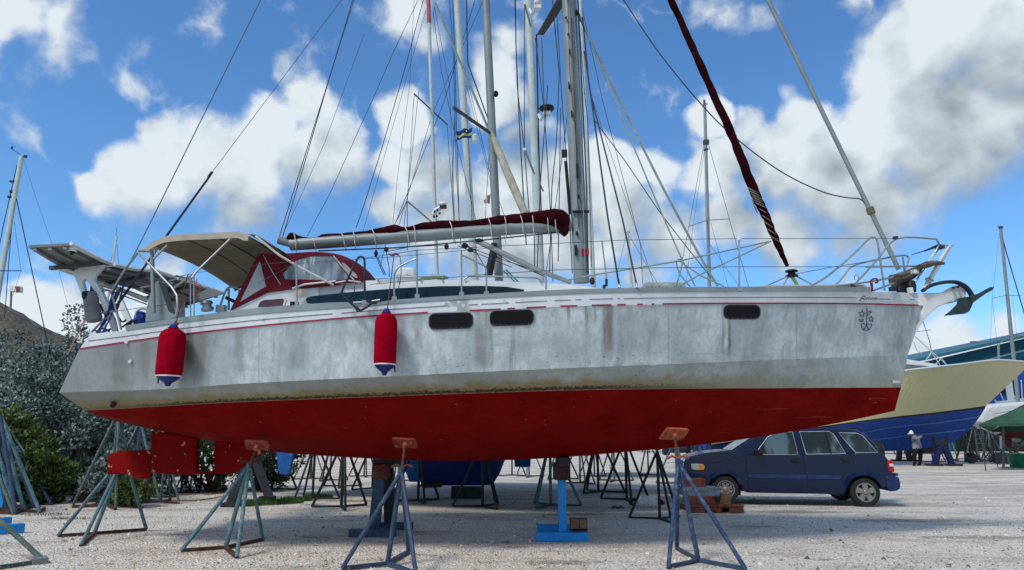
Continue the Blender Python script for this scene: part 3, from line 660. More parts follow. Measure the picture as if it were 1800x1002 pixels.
for k in range(4): ptube(sp, [(1148+k*6, 506), (1155+k*6, 500-k%2), (1163+k*5, 499), (1175+k*3, 505)], .6, YC-.5, 5, sm=3)
sp.build('deck_line_coil', M['lightrope'], yacht)
sd = MB(); ptube(sd, [(1340,507),(1350,504),(1500,502.5),(1520,504),(1527,509)], 2.6, 10.4, sm=3); sd.build('foredeck_roll', M['tanedge'], yacht)
wc = MB()
for x in (365,): 
    wc.lathe(at(x,546,9.7), at(x-2,530,9.7), [(0,.08),(.3,.085),(.35,.06),(.7,.06),(.75,.085),(1,.07)], 16)
wc.build('winch', M['steel'], yacht, smooth=True)
# ---- mast, boom, sail
MT = (960, -900); MBm = (1022.5, 497)
mb = MB(); a = at(*MBm, YC); b = at(*MT, YC)
mb.tube([a, a.lerp(b, .5), b], [.122, .118, .10], 20, flat=.78); mast = mb.build('mast', M['mastalu'], yacht, smooth=True)
def mastpt(py): return at(MBm[0] + (MT[0] - MBm[0]) * (py - MBm[1]) / (MT[1] - MBm[1]), py, YC)
def onmast(mb, pts, w, m=0):   # fittings that lie on the near face of the mast
    mb.tube([at(x, y, YC - .10) for x, y in pts], pm(w, YC), 5, m)
ex = MB()
ex.tube([at(1016 - .045 * 0, 0, YC - .09), at(1031, 330, YC - .09), at(1034, 480, YC - .09)], .012, 6)
ex.tube([at(1004.5, 30, YC - .12), at(1011, 200, YC - .12), at(1017, 400, YC - .12)], .007, 6); ex.build('sail_track', M['darkgrey'], mast)
hw = MB()
for (x, y, w, h) in ((995, 31, .03, .02), (1005, 200, .02, .09), (1000, 150, .02, .10), (1015, 300, .04, .22), (1012, 440, .035, .16), (1014, 410, .03, .05), (999, 60, .03, .02), (1017, 345, .03, .05), (1021, 372, .26, .03), (1001, 90, .02, .06)):
    hw.box(at(x, y, YC - .115), (w, .05, h))
hw.build('mast_fitting', M['black'], mast)
md = MB(); md.box(at(1029, 443, YC - .115), (.11, .03, .10)); md.build('red_sign_plate', M['signred'], mast)
sp = MB(); sp.tube([at(1013.5, 20, YC - .02), at(1015.5, 25, YC - .1)], .03, 8); sp.build('halyard_block', M['black'], mast)
# dark hank line down the aft side of the mast (lazy bag slides)
hk = MB(); hk.box(at(992, 270, YC), (.09, .06, .12))
for k in range(30): hk.box(at(994.5 + k * .27, 285 + k * 3.1, YC), (.05, .05, .018))
tag(hk.build('sail_slides', M['black'], mast), kind='stuff')
# spreaders
tipf = at(950, 62, 12.1); rootz = tipf.z + .02
def spreader(tip, root, w0, w1, par, m, name='spreader'):
    s = MB(); s.prism([root + Vector((-w0, 0, 0)), root + Vector((w0, 0, 0)), tip + Vector((w1, 0, 0)), tip + Vector((-w1, 0, 0))], (0, 0, .035)); return s.build(name, m, par, bevel=.008)
rt = mastpt(-17); spreader(tipf, rt, .10, .065, mast, M['darkgrey'])
tipn = Vector((tipf.x - .05, 2 * YC - tipf.y, tipf.z)); spreader(tipn, rt, .10, .065, mast, M['darkgrey'])
hi = mastpt(-420)
for s_ in (1, -1): spreader(hi + Vector((-.25, .9 * s_, 0)), hi, .08, .05, mast, M['darkgrey'])
# boom
bm_ = MB(); P = pl([(511,430),(600,424),(750,413.5),(900,402),(1003,396)], YC); bm_.tube(P, .108, 16, flat=.9); boom = bm_.build('boom', M['mastalu'], yacht, smooth=True)
be = MB(); be.tube(pl([(490,422),(512,428)], YC), .065, 10); be.build('boom_end', M['grey'], boom)
lo = MB(); ptube(lo, [(560,441),(700,435.5),(850,422),(985,408)], 1.3, YC, 6); lo.build('boom_track', M['darkgrey'], boom)
# flaked mainsail under its dark cover
sc_ = MB(); N = 90; nr = 14
ctl = [(505,421,4),(512,419,9),(522,423,8),(540,424,5.5),(556,423,5),(565,420,6.5),(590,417,5),(610,416.5,6),(640,412,5),(665,410,7),(695,406.5,8.5),(714,406,5.5),(730,403,7),(770,398.5,8.5),(800,397.5,8),(830,396,7),(860,393,8.5),(900,389,9.5),(930,386.5,11),(960,386,14),(985,388,16),(1000,392,11)]
cx_ = [(c[0], c[1]) for c in ctl]; cr_ = [(c[0], c[2]) for c in ctl]
for k in range(N + 1):
    px = 505 + (1000 - 505) * k / N; c = at(px, interp(cx_, px) - .8, YC); r = max(.03, pm(interp(cr_, px), YC)) * 1.2
    for j in range(nr):
        g = 2 * math.pi * j / nr; wob = 1 + .22 * mnoise.noise(Vector((px * .06, math.cos(g) * 1.2, math.sin(g) * 1.2 + 5))) + .08 * mnoise.noise(Vector((px * .3, math.cos(g) * 3, math.sin(g) * 3)))
        sc_.v.append(c + Vector((0, math.cos(g) * r * 1.15 * wob, math.sin(g) * r * wob)))
for k in range(N):
    for j in range(nr):
        a = k * nr + j; b = k * nr + (j + 1) % nr; sc_.face((a, b, b + nr, a + nr))
sc_.face(range(nr)); sc_.face(range(N * nr, N * nr + nr))
sail = tag(sc_.build('sail_cover', M['darkmaroon'], None, smooth=True, org=at(750, 404, YC)), 'dark maroon sail cover lashed along the top of the yacht boom', 'sail cover')
tk = MB(); tk.prism(pl([(985,376),(998,383),(1001,404),(994,411),(985,404),(976,398)], YC - .12), (0, .22, 0)); tk.build('cover_flap', M['darkmaroon'], sail, bevel=.02)
for x in (517, 548, 600, 621, 654, 712, 727, 790, 858, 887, 914, 935, 961, 972):
    t = MB(); cy = interp([(511,430),(600,424),(750,413.5),(900,402),(1003,396)], x); ty = interp(cx_, x); r1 = interp(cr_, x) + 1.5
    pts = []
    for k in range(17):
        g = 2 * math.pi * k / 16; yy = (ty if math.sin(g) > 0 else cy) - math.sin(g) * (r1 if math.sin(g) > 0 else 14.5)
        pts.append(at(x + 4 * (1 - math.sin(g)) * (.5 if x % 2 else 1), yy, YC + math.cos(g) * .16))
    t.tube(pts, .007, 6); t.build('sail_tie', M['lightrope'], sail)
# rod kicker, blocks and mainsheet
kb = MB(); kb.tube([at(834,423,YC), at(848,428,YC), at(946,475,YC), at(1004,497,YC)], [.03,.045,.042,.03], 10); kb.build('rod_kicker', M['steel'], yacht, smooth=True)
for (x, y, w, h) in ((661,446,.05,.11),(679,439,.06,.08),(785,434,.06,.09),(842,424,.12,.07),(817,432,.09,.08),(827,440,.09,.06),(872,452,.04,.05)):
    bk = MB(); bk.lathe(at(x, y - h * 55, YC), at(x, y + h * 55, YC), [(0, w * .3), (.3, w * .6), (.6, w * .6), (1, w * .25)], 10); bk.build('block', M['black'], yacht)
RIG = []
def rig(pts, rpx, m='wire', Y=YC, name='stay', sm=0, par=None, n=5):
    b = MB(); ptube(b, pts, rpx * 1.2, Y, n, 0, sm); return b.build(name, M[m], par or yacht)
# furled staysail, furled forestay
fs = MB(); tb = [(1060,-270),(1180,0),(1230,112),(1290,245),(1325,335),(1345,378),(1365,425),(1384,468)]; tr_ = [5,6.3,7,7.8,9,7.5,6.3,3.4]
PP = []; RR = []
for k in range(90):
    t = k / 89 * (len(tb) - 1); i = min(int(t), len(tb) - 2); u = t - i
    x = tb[i][0] * (1 - u) + tb[i + 1][0] * u; y = tb[i][1] * (1 - u) + tb[i + 1][1] * u; r = tr_[i] * (1 - u) + tr_[i + 1] * u
    PP.append(at(x, y, YC) + Vector((mnoise.noise(Vector((k * .33, 0, 0))) * .02, 0, 0))); RR.append(pm(r, YC) * (1 + .16 * mnoise.noise(Vector((k * .4, 9, 0))) + .12 * mnoise.noise(Vector((k * 1.3, 4, 0)))))
fs.tube(PP, RR, 14); fur = tag(fs.build('furled_staysail', M['furled'], None, smooth=True, org=at(1384, 468, YC)), 'dark maroon staysail furled round its stay ahead of the mast', 'furled sail')
fw = MB(); fw.tube([PP[0], at(973, -450, YC)], .012, 5); fw.build('inner_stay', M['wire'], fur)
wr = MB()
def wrap(mb, tab, y0, y1, turns, rr, w):
    pts = []
    for k in range(int(turns * 10)):
        f = k / (turns * 10); y = y0 + (y1 - y0) * f; x = interp([(q[1], q[0]) for q in tab], y); g = 2 * math.pi * k / 10
        pts.append(at(x + rr * math.cos(g), y + rr * .45 * math.cos(g), YC + pm(rr * 1.2, YC) * math.sin(g)))
    mb.tube(pts, w, 5)
wrap(wr, tb, 332, 362, 6, 9.5, .012); wrap(wr, tb, 362, 424, 5, 7.6, .008); ptube(wr, [(1322,348,YC-.15),(1326,362,YC-.17),(1331,374,YC-.15)], 1, YC, sm=3); wr.build('lashing', mat('dirty_lashing', (.14,.12,.10), .9), fur)
dr = MB(); dr.lathe(at(1391,474,YC), at(1392,488,YC), [(0,.05),(.1,.09),(.25,.1),(.35,.05),(.6,.06),(.75,.10),(.85,.09),(1,.03)], 14); dr.build('furling_drum', M['black'], fur)
sh = MB(); ptube(sh, [(1392,487),(1399,497),(1404,506)], 3, YC, 6); sh.build('shackle', M['yellowgreen'], fur)
ff = MB(); ptube(ff, [(957,-810),(1350,0),(1580,474)], 4.2, YC, 10); frs = ff.build('forestay_foil', M['alu'], yacht, smooth=True)
fc = MB(); fc.lathe(at(1528,364,YC), at(1533,377,YC), [(0,.04),(.1,.06),(.9,.06),(1,.04)], 12); fc.build('foil_collar', mat('olive_collar', (.14,.13,.05), .6), frs)
rig([(1096,0),(1160,95),(1235,186),(1290,240),(1370,300),(1440,335),(1485,347),(1512,350),(1523,362)], 1.0, 'wire', name='halyard', sm=5)
rig([(1096,0),(1062,-60),(1030,-150),(967,-800)], 1.0, 'wire', name='halyard')
# backstays, topping lift
rig([(960,-900,YC),(458,0,YC),(270,380,10.2),(237,445,10),(196,520,9.8),(176,582,9.7)], .75, 'wire', name='backstay')
rig([(962,-860,YC),(600,0,YC),(375,300,10.6),(368,310,10.6)], .45, 'wire', name='backstay')
rig([(369,309,10.6),(296,410,10.4),(240,488,10.2),(171,584,9.7)], 1.7, 'darkrope', name='backstay')
rig([(296,410,10.3),(200,545,10)], 1.6, 'darkrope', name='backstay_line')
bt = MB(); ptube(bt, [(373,302),(366,312)], 2.6, 10.6, 8); bt.build('turnbuckle', M['darkrope'], yacht)
for dx in (0, 6): rig([(962,-880),(622 - dx * .4,0),(491 + dx,416)], .7, 'wire', name='topping_lift')
rig([(640,60),(571,250),(522,360),(497,412)], .35, 'wire', name='lazy_jack')
# near side shrouds
rig([(1027,90,10.6),(1041,185,10.2),(1068,380,9.3),(1089,506,8.95)], 1.25, name='shroud'); rig([(1024,30,10.6),(1036,155,10.3),(1043,185,10.2),(1094,385,9.3),(1120,506,8.95)], 1.15, name='shroud')
tb2 = MB()
ptube(tb2, [(1087,492,9.0),(1089,506,8.95)], 2.2, 9); ptube(tb2, [(1117,492,9.0),(1120,506,8.95)], 2.2, 9); tb2.build('turnbuckle', M['steel'], yacht)
for L in ([(978,10),(986,150),(997,300),(1006,480)], [(952,66),(957,200),(968,380),(972,495)], [(971,0),(983,130),(978,250),(970,330),(966,480)], [(988,20),(1003,140),(1010,300),(1021,490)],
          [(985,190),(984,290),(981,460)], [(963,150),(950,320),(944,480)]):
    rig(L, .8, 'wire', YC + .9, name='halyard')
rig([(998,0),(1001,120),(1014,260),(1030,480)], .6, 'wire', YC - .14, name='halyard'); rig([(1009,20),(1020,200),(1029,480)], .7, 'greyrope', YC - .15, name='halyard'); rig([(1017,20),(1027,160),(1033,210),(1040,470)], .6, 'darkrope', YC - .1, name='halyard')
rig([(1018,30,10.7),(1100,200,10.6),(1165,330,10.5),(1216,425,10.5),(1250,485,10.5),(1262,503,10.5)], 1.9, 'greyrope', name='checkstay')
rig([(1018,24,10.7),(1090,200,10.4),(1150,345,10.2),(1196,450,10),(1222,503,10)], 1.2, 'greyrope', name='checkstay')
rig([(1044,210),(1100,285),(1161,375),(1213,442),(1262,503)], .75, 'wire', name='stay')
rig([(1000,492,10.2),(1040,484,10),(1193,459,9.8),(1355,424,10.6)], 1.2, 'greyrope', name='sheet'); rig([(1190,505,9.6),(1230,483,9.8),(1290,455,10),(1355,424,10.6)], 1.1, 'greyrope', name='sheet')
rig([(1188,503,10),(1200,460,10),(1192,457,10),(1189,464,10),(1196,483,10),(1213,504,10)], 1.1, 'greyrope', name='sheet', sm=5)
rig([(1193,458,10),(1232,485,10),(1272,503,10)], 1.0, 'greyrope', name='sheet')
for L in ([(1388,484),(1345,504)], [(1385,488),(1375,505)], [(1395,483),(1437,505)]): rig(L, 1.1, 'greyrope', name='sheet')
rig([(1396,482),(1460,470),(1520,461)], .5, 'wire', name='furling_line')
# loops of rope hanging above the cockpit coaming
rig([(634,546),(618,534),(603,519),(602,510),(625,462),(630,453),(637,452),(641,460),(641,500),(643,525),(655,531),(662,533)], 1.7, 'darkrope', 8.72, name='coiled_rope', sm=5, n=7)
rig([(634,546),(645,540),(652,534),(660,531)], 1.9, 'darkrope', 8.70, name='coiled_rope', sm=4); rig([(634,546),(628,547),(624,540)], 1.5, 'darkrope', 8.7, name='coiled_rope')
cl = MB(); ptube(cl, [(621,532),(645,531),(668,527)], 1.7, 8.76, 8); cl.box(at(643,531.5,8.76), (.09,.05,.05)); cl.build('cleat', M['alu'], yacht)
# lifelines
rig([(640,454,9.2),(733,440,8.9),(880,432.5,8.9),(1100,422,9),(1300,419.5,9.6),(1574,419,10.6)], .42, 'wire', name='lifeline'); rig([(650,500,9.1),(860,482,8.9),(980,474.5,8.9),(1150,471,9.2),(1300,469,9.6),(1525,469,10.4)], .42, 'wire', name='lifeline')
rig([(452,498,9.1),(520,463,9.1),(700,451,8.9),(880,434,8.9)], .35, 'wire', name='lifeline')
rig([(682,442),(720,434),(784,431)], .6, 'wire', name='sheet')
for L in ([(661,450),(668,468),(675,483)], [(664,452),(672,470),(678,483)], [(679,442),(684,470),(684,488)], [(842,424),(880,440),(940,470),(985,492)], [(817,432),(870,452),(930,472),(1000,495)], [(815,428),(835,440),(850,465)], [(845,430),(900,462),(960,487)],[(853,470),(861,460),(870,445)],[(805,432),(900,470)]):
    rig(L, .65, 'darkrope', name='mainsheet')
rig([(889,474),(915,499),(921,508)], 1.2, 'greenrope', 9.9, name='green_line'); rig([(885,476),(908,498),(916,509)], 1.2, 'greenrope', 9.9, name='green_line')
# stanchions and gates
def stn(pts, name='stanchion', r=1.6, Y=8.95, sm=0, m='steel'):
    b = MB(); ptube(b, pts, r, Y, 8, sm=sm); return b.build(name, M[m], yacht, smooth=True)
stn([(521,459),(521.5,532)], r=1.7); stn([(732.5,439),(733.5,520)], r=1.7); stn([(731,455),(705,467),(696,476),(692.5,490),(693.5,524)], r=1.7, sm=4); stn([(811,440),(811.5,515)], r=1.6); stn([(811,448),(845,464),(853,470),(855,480),(855,515)], r=1.6, sm=4)
stn([(959,477),(960,509)], r=1.6, Y=9.2); stn([(1299,422),(1299.5,508)], r=1.7, Y=9.4)
cap_ = MB(); c = at(1299.5,420,9.4); cap_.lathe(c - Vector((.0,0,.035)), c + Vector((0,0,.035)), [(0,.015),(.25,.033),(.75,.033),(1,.012)], 12); cap_.build('stanchion_light', M['radome'], yacht, smooth=True)
for x, y in ((521,534),(733.5,521),(811.5,517),(855,516),(1299.5,509),(693.5,525)):
    q = MB(); q.box(at(x, y, 8.95), (.06, .05, .05)); q.build('stanchion_base', M['alu'], yacht)
cn = MB(); cn.box(at(515,534,8.95), (.06,.05,.05)); cn.build('rope_clutch', M['black'], yacht)
fl = MB()
for k in range(5):
    x0 = 684 + 5 * (k % 3); fl.tube(smoothline([at(683,446,8.9), at(689 + k,449 + k % 2,8.88), at(695,445 + k % 3,8.9), at(700,449,8.9)], 3), .007, 5)
ptube(fl, [(699,446),(704,455),(705,480),(702,502)], .8, 8.9, 6, sm=3); fl.build('tied_rope', mat('brownred_rope', (.12,.03,.03), .9), yacht)
for (x, y, w) in ((1041,494,8),(1066,497,4),(1062,507,5)): 
    q = MB(); q.lathe(at(x,y-6,9.3), at(x,y+6,9.3), [(0,.02),(.4,pm(w*.6,9.3)),(.7,pm(w*.6,9.3)),(1,.02)], 10); q.build('genoa_block', M['darkrope'], yacht)
wp = MB(); ptube(wp, [(1058,423),(1067,497)], 1.5, 11.5, 6); wp.build('whip_aerial', M['whitemast'], yacht)

# ---- bimini: edges near and far, bows between them
A0, A1 = 9.2, 12.1
def bim(s, t):          # s: aft to forward, t: near to far
    na = interp([(0,262),(.12,285),(.5,350),(.85,412),(1,438)], s); ny = interp([(0,432),(.12,420),(.3,415),(.6,412.5),(.85,410.5),(1,411)], s)
    n_ = at(na, ny, A0)
    fa = interp([(0,415),(1,545)], s); f_ = Vector((at(fa, 500, A1).x, A1, n_.z - .02)); p = n_.lerp(f_, t); p.z += .07 * math.sin(math.pi * t) - (.0 if s < .95 else .03)
    return p
cbm = MB(); NB = 20
for i in range(NB + 1):
    for j in range(NB + 1):
        p = bim(i / NB, j / NB); p.z += -.012 * abs(math.sin(i / NB * math.pi * 4)) ; cbm.v.append(p)
for i in range(NB):
    for j in range(NB):
        a = i * (NB + 1) + j; cbm.face((a, a + 1, a + NB + 2, a + NB + 1))
o = cbm.build('bimini_canopy', M['tan'], yacht, smooth=True); md_ = o.modifiers.new('solid', 'SOLIDIFY'); md_.thickness = .012; bimo = o
ed = MB()
for i in range(NB):      # hanging edge along the near side and the front
    a, b = bim(i / NB, 0), bim((i + 1) / NB, 0); o_ = Vector((0, -.015, 0)); d1 = Vector((0, -.02, -.07)); ed.quad(a + o_ + Vector((0,0,.02)), b + o_ + Vector((0,0,.02)), b + d1, a + d1)
ed.build('canopy_edge', M['tanedge'], bimo)
# front drop of the canopy curving down towards the dodger
fd = MB(); prof = [(438,410.5),(450,412.5),(462,419),(476,428),(492,438)]
pts0 = pl(prof, A0 + .02)
for k in range(len(prof)):
    p = pts0[k]; q = Vector((p.x + .05, A1, p.z)); fd.v += [p, p.lerp(q, .5) + Vector((0, 0, .05)), q]
for k in range(len(prof) - 1):
    a = 3 * k; fd.face((a, a + 1, a + 4, a + 3)); fd.face((a + 1, a + 2, a + 5, a + 4))
o = fd.build('canopy_front', M['tan'], bimo, smooth=True); m_ = o.modifiers.new('solid', 'SOLIDIFY'); m_.thickness = .01
ea = MB(); ea.prism([bim(0, 0), bim(.1, 0), bim(.1, 1), bim(0, 1)], (0, 0, -.02)); 
for s in (.33, .66):
    q = MB(); q.tube([bim(s, t / 10) - Vector((0, 0, .022)) for t in range(11)], .014, 6); q.build('canopy_seam', M['seam'], bimo)
for t in (.985,):
    q = MB(); q.tube([bim(s / 10, t) - Vector((0, 0, .02)) for s in range(11)], .02, 6); q.build('canopy_seam', M['seam'], bimo)
af = MB(); af.prism(pl([(240,440),(262,431),(275,434),(264,441)], A0), (0, .1, 0)); af.build('canopy_corner', M['tanedge'], bimo)
bf = MB()
for L in ([(412,413,9.2),(345,478,9.15),(336,490,9.1)], [(345,478,9.15),(306,506,9.3)], [(242,443,9.2),(268,470,9.2),(302,505,9.1),(311,520,9.05),(312,540,9.0),(309,557,9.0)], [(294,431,9.2),(270,455,9.2)], [(309,485,9.5),(330,490,9.5),(362,506,9.5)]):
    ptube(bf, L, 2.0, 9.2, 8)
bf.build('bimini_frame', M['steel'], yacht, smooth=True)
rr_ = MB(); ptube(rr_, [(449,415,9.2),(490,448,9.25),(520,466,9.3),(554,484,9.35),(586,501,9.4)], 2.2, 9.3, 6); rr_.build('canopy_strap', M['lightrope'], yacht)
st = MB()
for L in ([(335,482),(335,556)], [(341,482),(341,556)]): ptube(st, L, 1.3, 9.0, 8)
st.build('gate_stanchion', M['steel'], yacht)
# aluminium davit fin with its post
pf = MB(); pf.prism(pl([(255,566),(256,545),(268,500),(278,493),(297,548),(310,557),(300,562)], 9.35), (0, .22, 0)); pf.build('davit_fin', M['alu'], yacht, bevel=.01)
pf = MB(); pf.tube(pl([(267,438),(268,470),(270,550)], 9.25), pm(3.6, 9.2), 12); pf.build('davit_post', M['alu'], yacht, smooth=True)
pr = MB(); pr.tube(smoothline(pl([(264,445),(263,439),(267,436),(271,439),(272,447)], 9.2), 3), .012, 6); pr.build('post_ring', M['steel'], yacht)
# ---- solar arch
p1, p2, p3, p4 = at(50,435.5,8.9), at(126,431.5,8.9), at(392,516,13.2), at(318,541,13.2)
def sp_(s, t): 
    a = p1.lerp(p4, t); b = p2.lerp(p3, t); p = a.lerp(b, s); p.z -= .10 * math.sin(min(1, t * 2.2) * math.pi) * (t < .45); return p
for (t0, t1, nm) in ((0, .20, 'solar_panel'), (.22, .60, 'solar_panel'), (.62, 1, 'solar_panel')):
    q = MB(); k0 = len(q.v)
    for i in range(7):
        t = t0 + (t1 - t0) * i / 6; q.v += [sp_(0, t), sp_(1, t), sp_(1, t) + Vector((0, 0, .035)), sp_(0, t) + Vector((0, 0, .035))]
    for i in range(6):
        a = 4 * i
        for j in range(4): q.face((a + j, a + (j + 1) % 4, a + 4 + (j + 1) % 4, a + 4 + j), 1 if j == 2 else 0)
    q.face((0, 1, 2, 3)); q.face((24, 25, 26, 27)); pan = q.build(nm, [M['panelgrey'], M['cell']], yacht)
    e = MB(); e.tube([sp_(1.0, t0 + (t1 - t0) * i / 6) + Vector((0, -.02, .02)) for i in range(7)], .028, 4); e.build('panel_frame', M['white'], pan)
    e = MB()
    for s in (.15, .5, .85): e.bar(sp_(s, t0) - Vector((0, 0, .03)), sp_(s, t1) - Vector((0, 0, .03)), .05, .03)
    e.build('panel_rail', M['panelgrey'], pan)
for t in (.12, .4, .7, .93):
    q = MB(); q.bar(sp_(-.05, t) - Vector((0, 0, .07)), sp_(1.02, t) - Vector((0, 0, .07)), .06, .05); q.build('arch_crossbar', M['darkgrey'], yacht)
for dY in (0, 2.9):
    q = MB(); q.prism([p + Vector((.35 * (dY > 0), 0, -.1 * (dY > 0))) for p in pl([(96,468),(108,466),(128,476),(150,466),(184,465),(166,486),(166,492),(180,514),(200,560),(207,590),(200,592),(188,560),(172,522),(158,500),(148,490),(145,495),(152,520),(160,545),(156,552),(143,518),(136,500),(128,480),(104,473)], 9.6 + dY)], (0, .07, 0)); q.build('solar_arch', M['white'], yacht, bevel=.01)
q = MB(); q.tube([at(103,471,9.6), at(103,471,9.6) + Vector((.35, 2.9, -.1))], .035, 8); q.build('arch_tube', M['white'], yacht)
q = MB(); c = at(127,440,9.0); q.lathe(c + Vector((0,0,.05)), c - Vector((0,0,.06)), [(0,.05),(.3,.06),(.6,.055),(.62,.04),(1,.02)], 16, mf=lambda k: 0 if k < 3 else 1); q.build('camera_dome', [M['radome'], M['black']], yacht, smooth=True)
q = MB()
for L in ([(176,502,9.9),(215,513,10.5),(258,531,11)], [(176,506,9.9),(220,521,10.5),(258,535,11)], [(181,498,9.9),(225,511,10.5),(270,528,11)]): ptube(q, L, 1.3, 10, 6)
q.build('arch_stay', M['steel'], yacht)
q = MB(); ptube(q, [(262,500,10.5),(300,520,11),(330,545,11.5)], 14, 11, 4); 
# near side panel brace and small forward panel
q = MB(); q.prism(pl([(345,517),(368,506),(392,515),(382,519),(340,531)], 12.0), (0, .05, 0)); q.build('small_panel', M['panelgrey'], yacht)
q = MB(); q.prism(pl([(292,530),(322,520),(322,560),(308,556)], 12.6), (0, .08, 0)); q.build('arch_far_leg', mat('arch_inner_grey', (.3, .29, .26), .6), yacht)
# ---- pushpit
q = MB()
for L in ([(151,522,9.7),(152,516,9.7),(183,511,9.6),(192,511,9.55),(197,519,9.5),(205,548,9.45),(213,579,9.4)], [(153,552,9.7),(176,550,9.6),(203,547,9.45)], [(152,516,9.7),(152,560,9.7)], [(197,511,9.5),(219,475,9.4),(242,445,9.2)], [(161,584,9.7),(190,553,9.6),(196,540,9.6)], [(205,547,9.5),(213,578,9.4)]):
    ptube(q, L, 1.9, 9.6, 8, sm=3)
q.build('pushpit', M['steel'], yacht, smooth=True)
rig([(203,547,9.45),(310,533,9.1),(340,528,9.0)], .4, name='lifeline'); rig([(230,500,9.3),(290,490,9.2),(335,482,9)], .4, name='lifeline'); rig([(345,479,9.0),(380,476,9.0),(452,466,9.1),(521,459,9.1)], .35, name='lifeline')
for L, m in (([(200,511),(190,548),(173,583)], 'bluerope'), ([(203,513),(199,545),(182,582)], 'bluerope'), ([(206,512),(196,535),(187,560)], 'darkrope'), ([(213,505),(202,530),(190,552)], 'darkrope'), ([(220,490),(210,530),(206,545)], 'darkrope'), ([(165,580),(178,584),(195,578)], 'bluerope'), ([(192,582),(180,577),(170,585)], 'darkrope'), ([(200,540),(213,565),(222,562)], 'darkrope'), ([(215,575),(228,566),(240,562),(252,558)], 'darkrope'), ([(238,560),(240,548),(250,543),(258,545)], 'greyrope'), ([(175,571),(190,557),(202,560)], 'greyrope'), ([(222,575),(232,562),(226,580)], 'darkrope')):
    rig(L, 1.4, m, 9.5, name='stern_line', sm=3, n=6)
q = MB(); q.lathe(at(236,567,9.6), at(257,557,9.6), [(0,.03),(.3,.09),(.7,.12),(1,.08)], 12); q.build('blue_tarp_bundle', M['bluerope'], yacht, smooth=True)
q = MB()
for L in ([(340,533),(344,510),(346,490)], [(350,525),(352,500)]): ptube(q, L, .8, 9.0)
q.build('gate_rope', M['redrope'], yacht)
q = MB(); ptube(q, [(385,545,9.9),(393,520,9.9),(400,507,9.9),(410,504,9.9),(419,508,9.9),(420,517,9.9)], 2, 9.9, 8, sm=3); ptube(q, [(402,508,10),(402,545,10)], 2, 10, 8); q.box(at(389,543,9.8), (.12, .1, .1)); q.build('steering_wheel_guard', M['steel'], yacht)
q = MB(); ptube(q, [(397,523,9.9),(412,530,9.9)], 3, 9.9, 8); q.build('throttle', M['black'], yacht)
q = MB(); ptube(q, [(205,520,10.5),(182,545,10.3),(189,560,10.3),(178,540,10.3)], 2.5, 10.3, 6); q.box(at(182,540,10.3), (.2,.15,.08)); q.box(at(163,510,10), (.05,.05,.16)); tag(q.build('wind_vane_gear', M['black'], yacht), kind='stuff')
# ---- sprayhood
Y0, Y1 = 9.55, YC + 1.2
q = MB()
o_ = [(404,545),(455,447),(500,446),(545,444),(590,449),(625,470),(638,497),(600,499),(520,506),(470,517),(430,536)]
hd = MB()   # curved top sheet
tp = smoothline(pl([(453,449),(500,446.5),(545,444),(590,450),(622,468),(637,494)], Y0), 4)
for p in tp:
    for j in range(9):
        t = j / 8; y = Y0 + (Y1 - Y0) * t; hd.v.append(Vector((p.x, y, p.z + .16 * math.sin(math.pi * t) ** .6)))
for i in range(len(tp) - 1):
    for j in range(8):
        a = i * 9 + j; hd.face((a, a + 1, a + 10, a + 9))
hood = hd.build('sprayhood', M['maroon'], yacht, smooth=True); m_ = hood.modifiers.new('solid', 'SOLIDIFY'); m_.thickness = .012
vinyl = mat('creased_clear_vinyl', (.26, .31, .36), .12, var=.5, vs=4, alpha=.72, col2=(.55, .58, .6), c2t=(.56, .62), c2s=3.2, stretch=(2.2, 1, .55))
vinyl2 = mat('milky_clear_vinyl', (.36, .37, .37), .2, var=.12, alpha=.85)
for (Yp, s_) in ((Y0, 1), (Y1, -1)):
    # aft wing: triangle frame and pane
    q = MB(); q.ring(pl([(404,546),(454,446),(497,497),(470,514),(430,534)], Yp), pl([(421,531),(456,459),(480,494),(468,503),(438,521)], Yp), (0, .02, 0)); w = q.build('side_flap', M['maroon'], hood)
    q = MB(); q.prism(pl([(421,531),(456,459),(480,494),(468,503),(438,521)], Yp + .006), (0, .004, 0)); q.build('vinyl_window', vinyl2, w)
    q = MB(); oo = [(454,446),(500,446),(545,444),(590,449),(624,469),(638,495),(600,498),(540,503),(520,507),(494,511),(470,514)]
    ii = [(497,481),(511,466),(526,455),(548,450),(583,450),(614,488),(600,493),(560,492),(530,491),(515,491.5),(500,491)]
    q.ring(pl(oo, Yp - .004), pl(ii, Yp - .004), (0, .02, 0)); w = q.build('side_panel', M['maroon'], hood)
    q = MB(); q.prism(pl(ii, Yp + .003), (0, .004, 0)); q.build('vinyl_window', vinyl, w)
    if s_ == 1:
        q = MB(); ptube(q, [(586,450,Yp-.012),(603,470,Yp-.012),(622,492,Yp-.012)], 1.8, Yp, 6); q.build('window_seam', M['tanedge'], w)
        q = MB(); q.prism(pl([(600,461),(606,463),(626,482),(629,489),(622,487),(608,474)], Yp - .02), (0, .012, 0)); q.build('front_window', vinyl2, w)
        q = MB(); ptube(q, [(463,449,Yp-.01),(480,480,Yp-.01),(493,500,Yp-.01)], .5, Yp, 4); q.build('seam_stitching', M['lightrope'], w)
q = MB(); ptube(q, [(514,507,9.5),(535,500,9.5),(580,495,9.5),(590,494,9.5)], 1.6, 9.5, 6); ptube(q, [(590,497,9.5),(612,493,9.5),(634,496,9.5)], 1.2, 9.5, 6); q.build('hood_rail', M['white'], yacht)
q = MB(); q.prism(pl([(522,504),(590,497),(600,500),(530,507)], 9.52), (0, .03, 0)); q.build('hood_skirt', M['maroon'], hood)
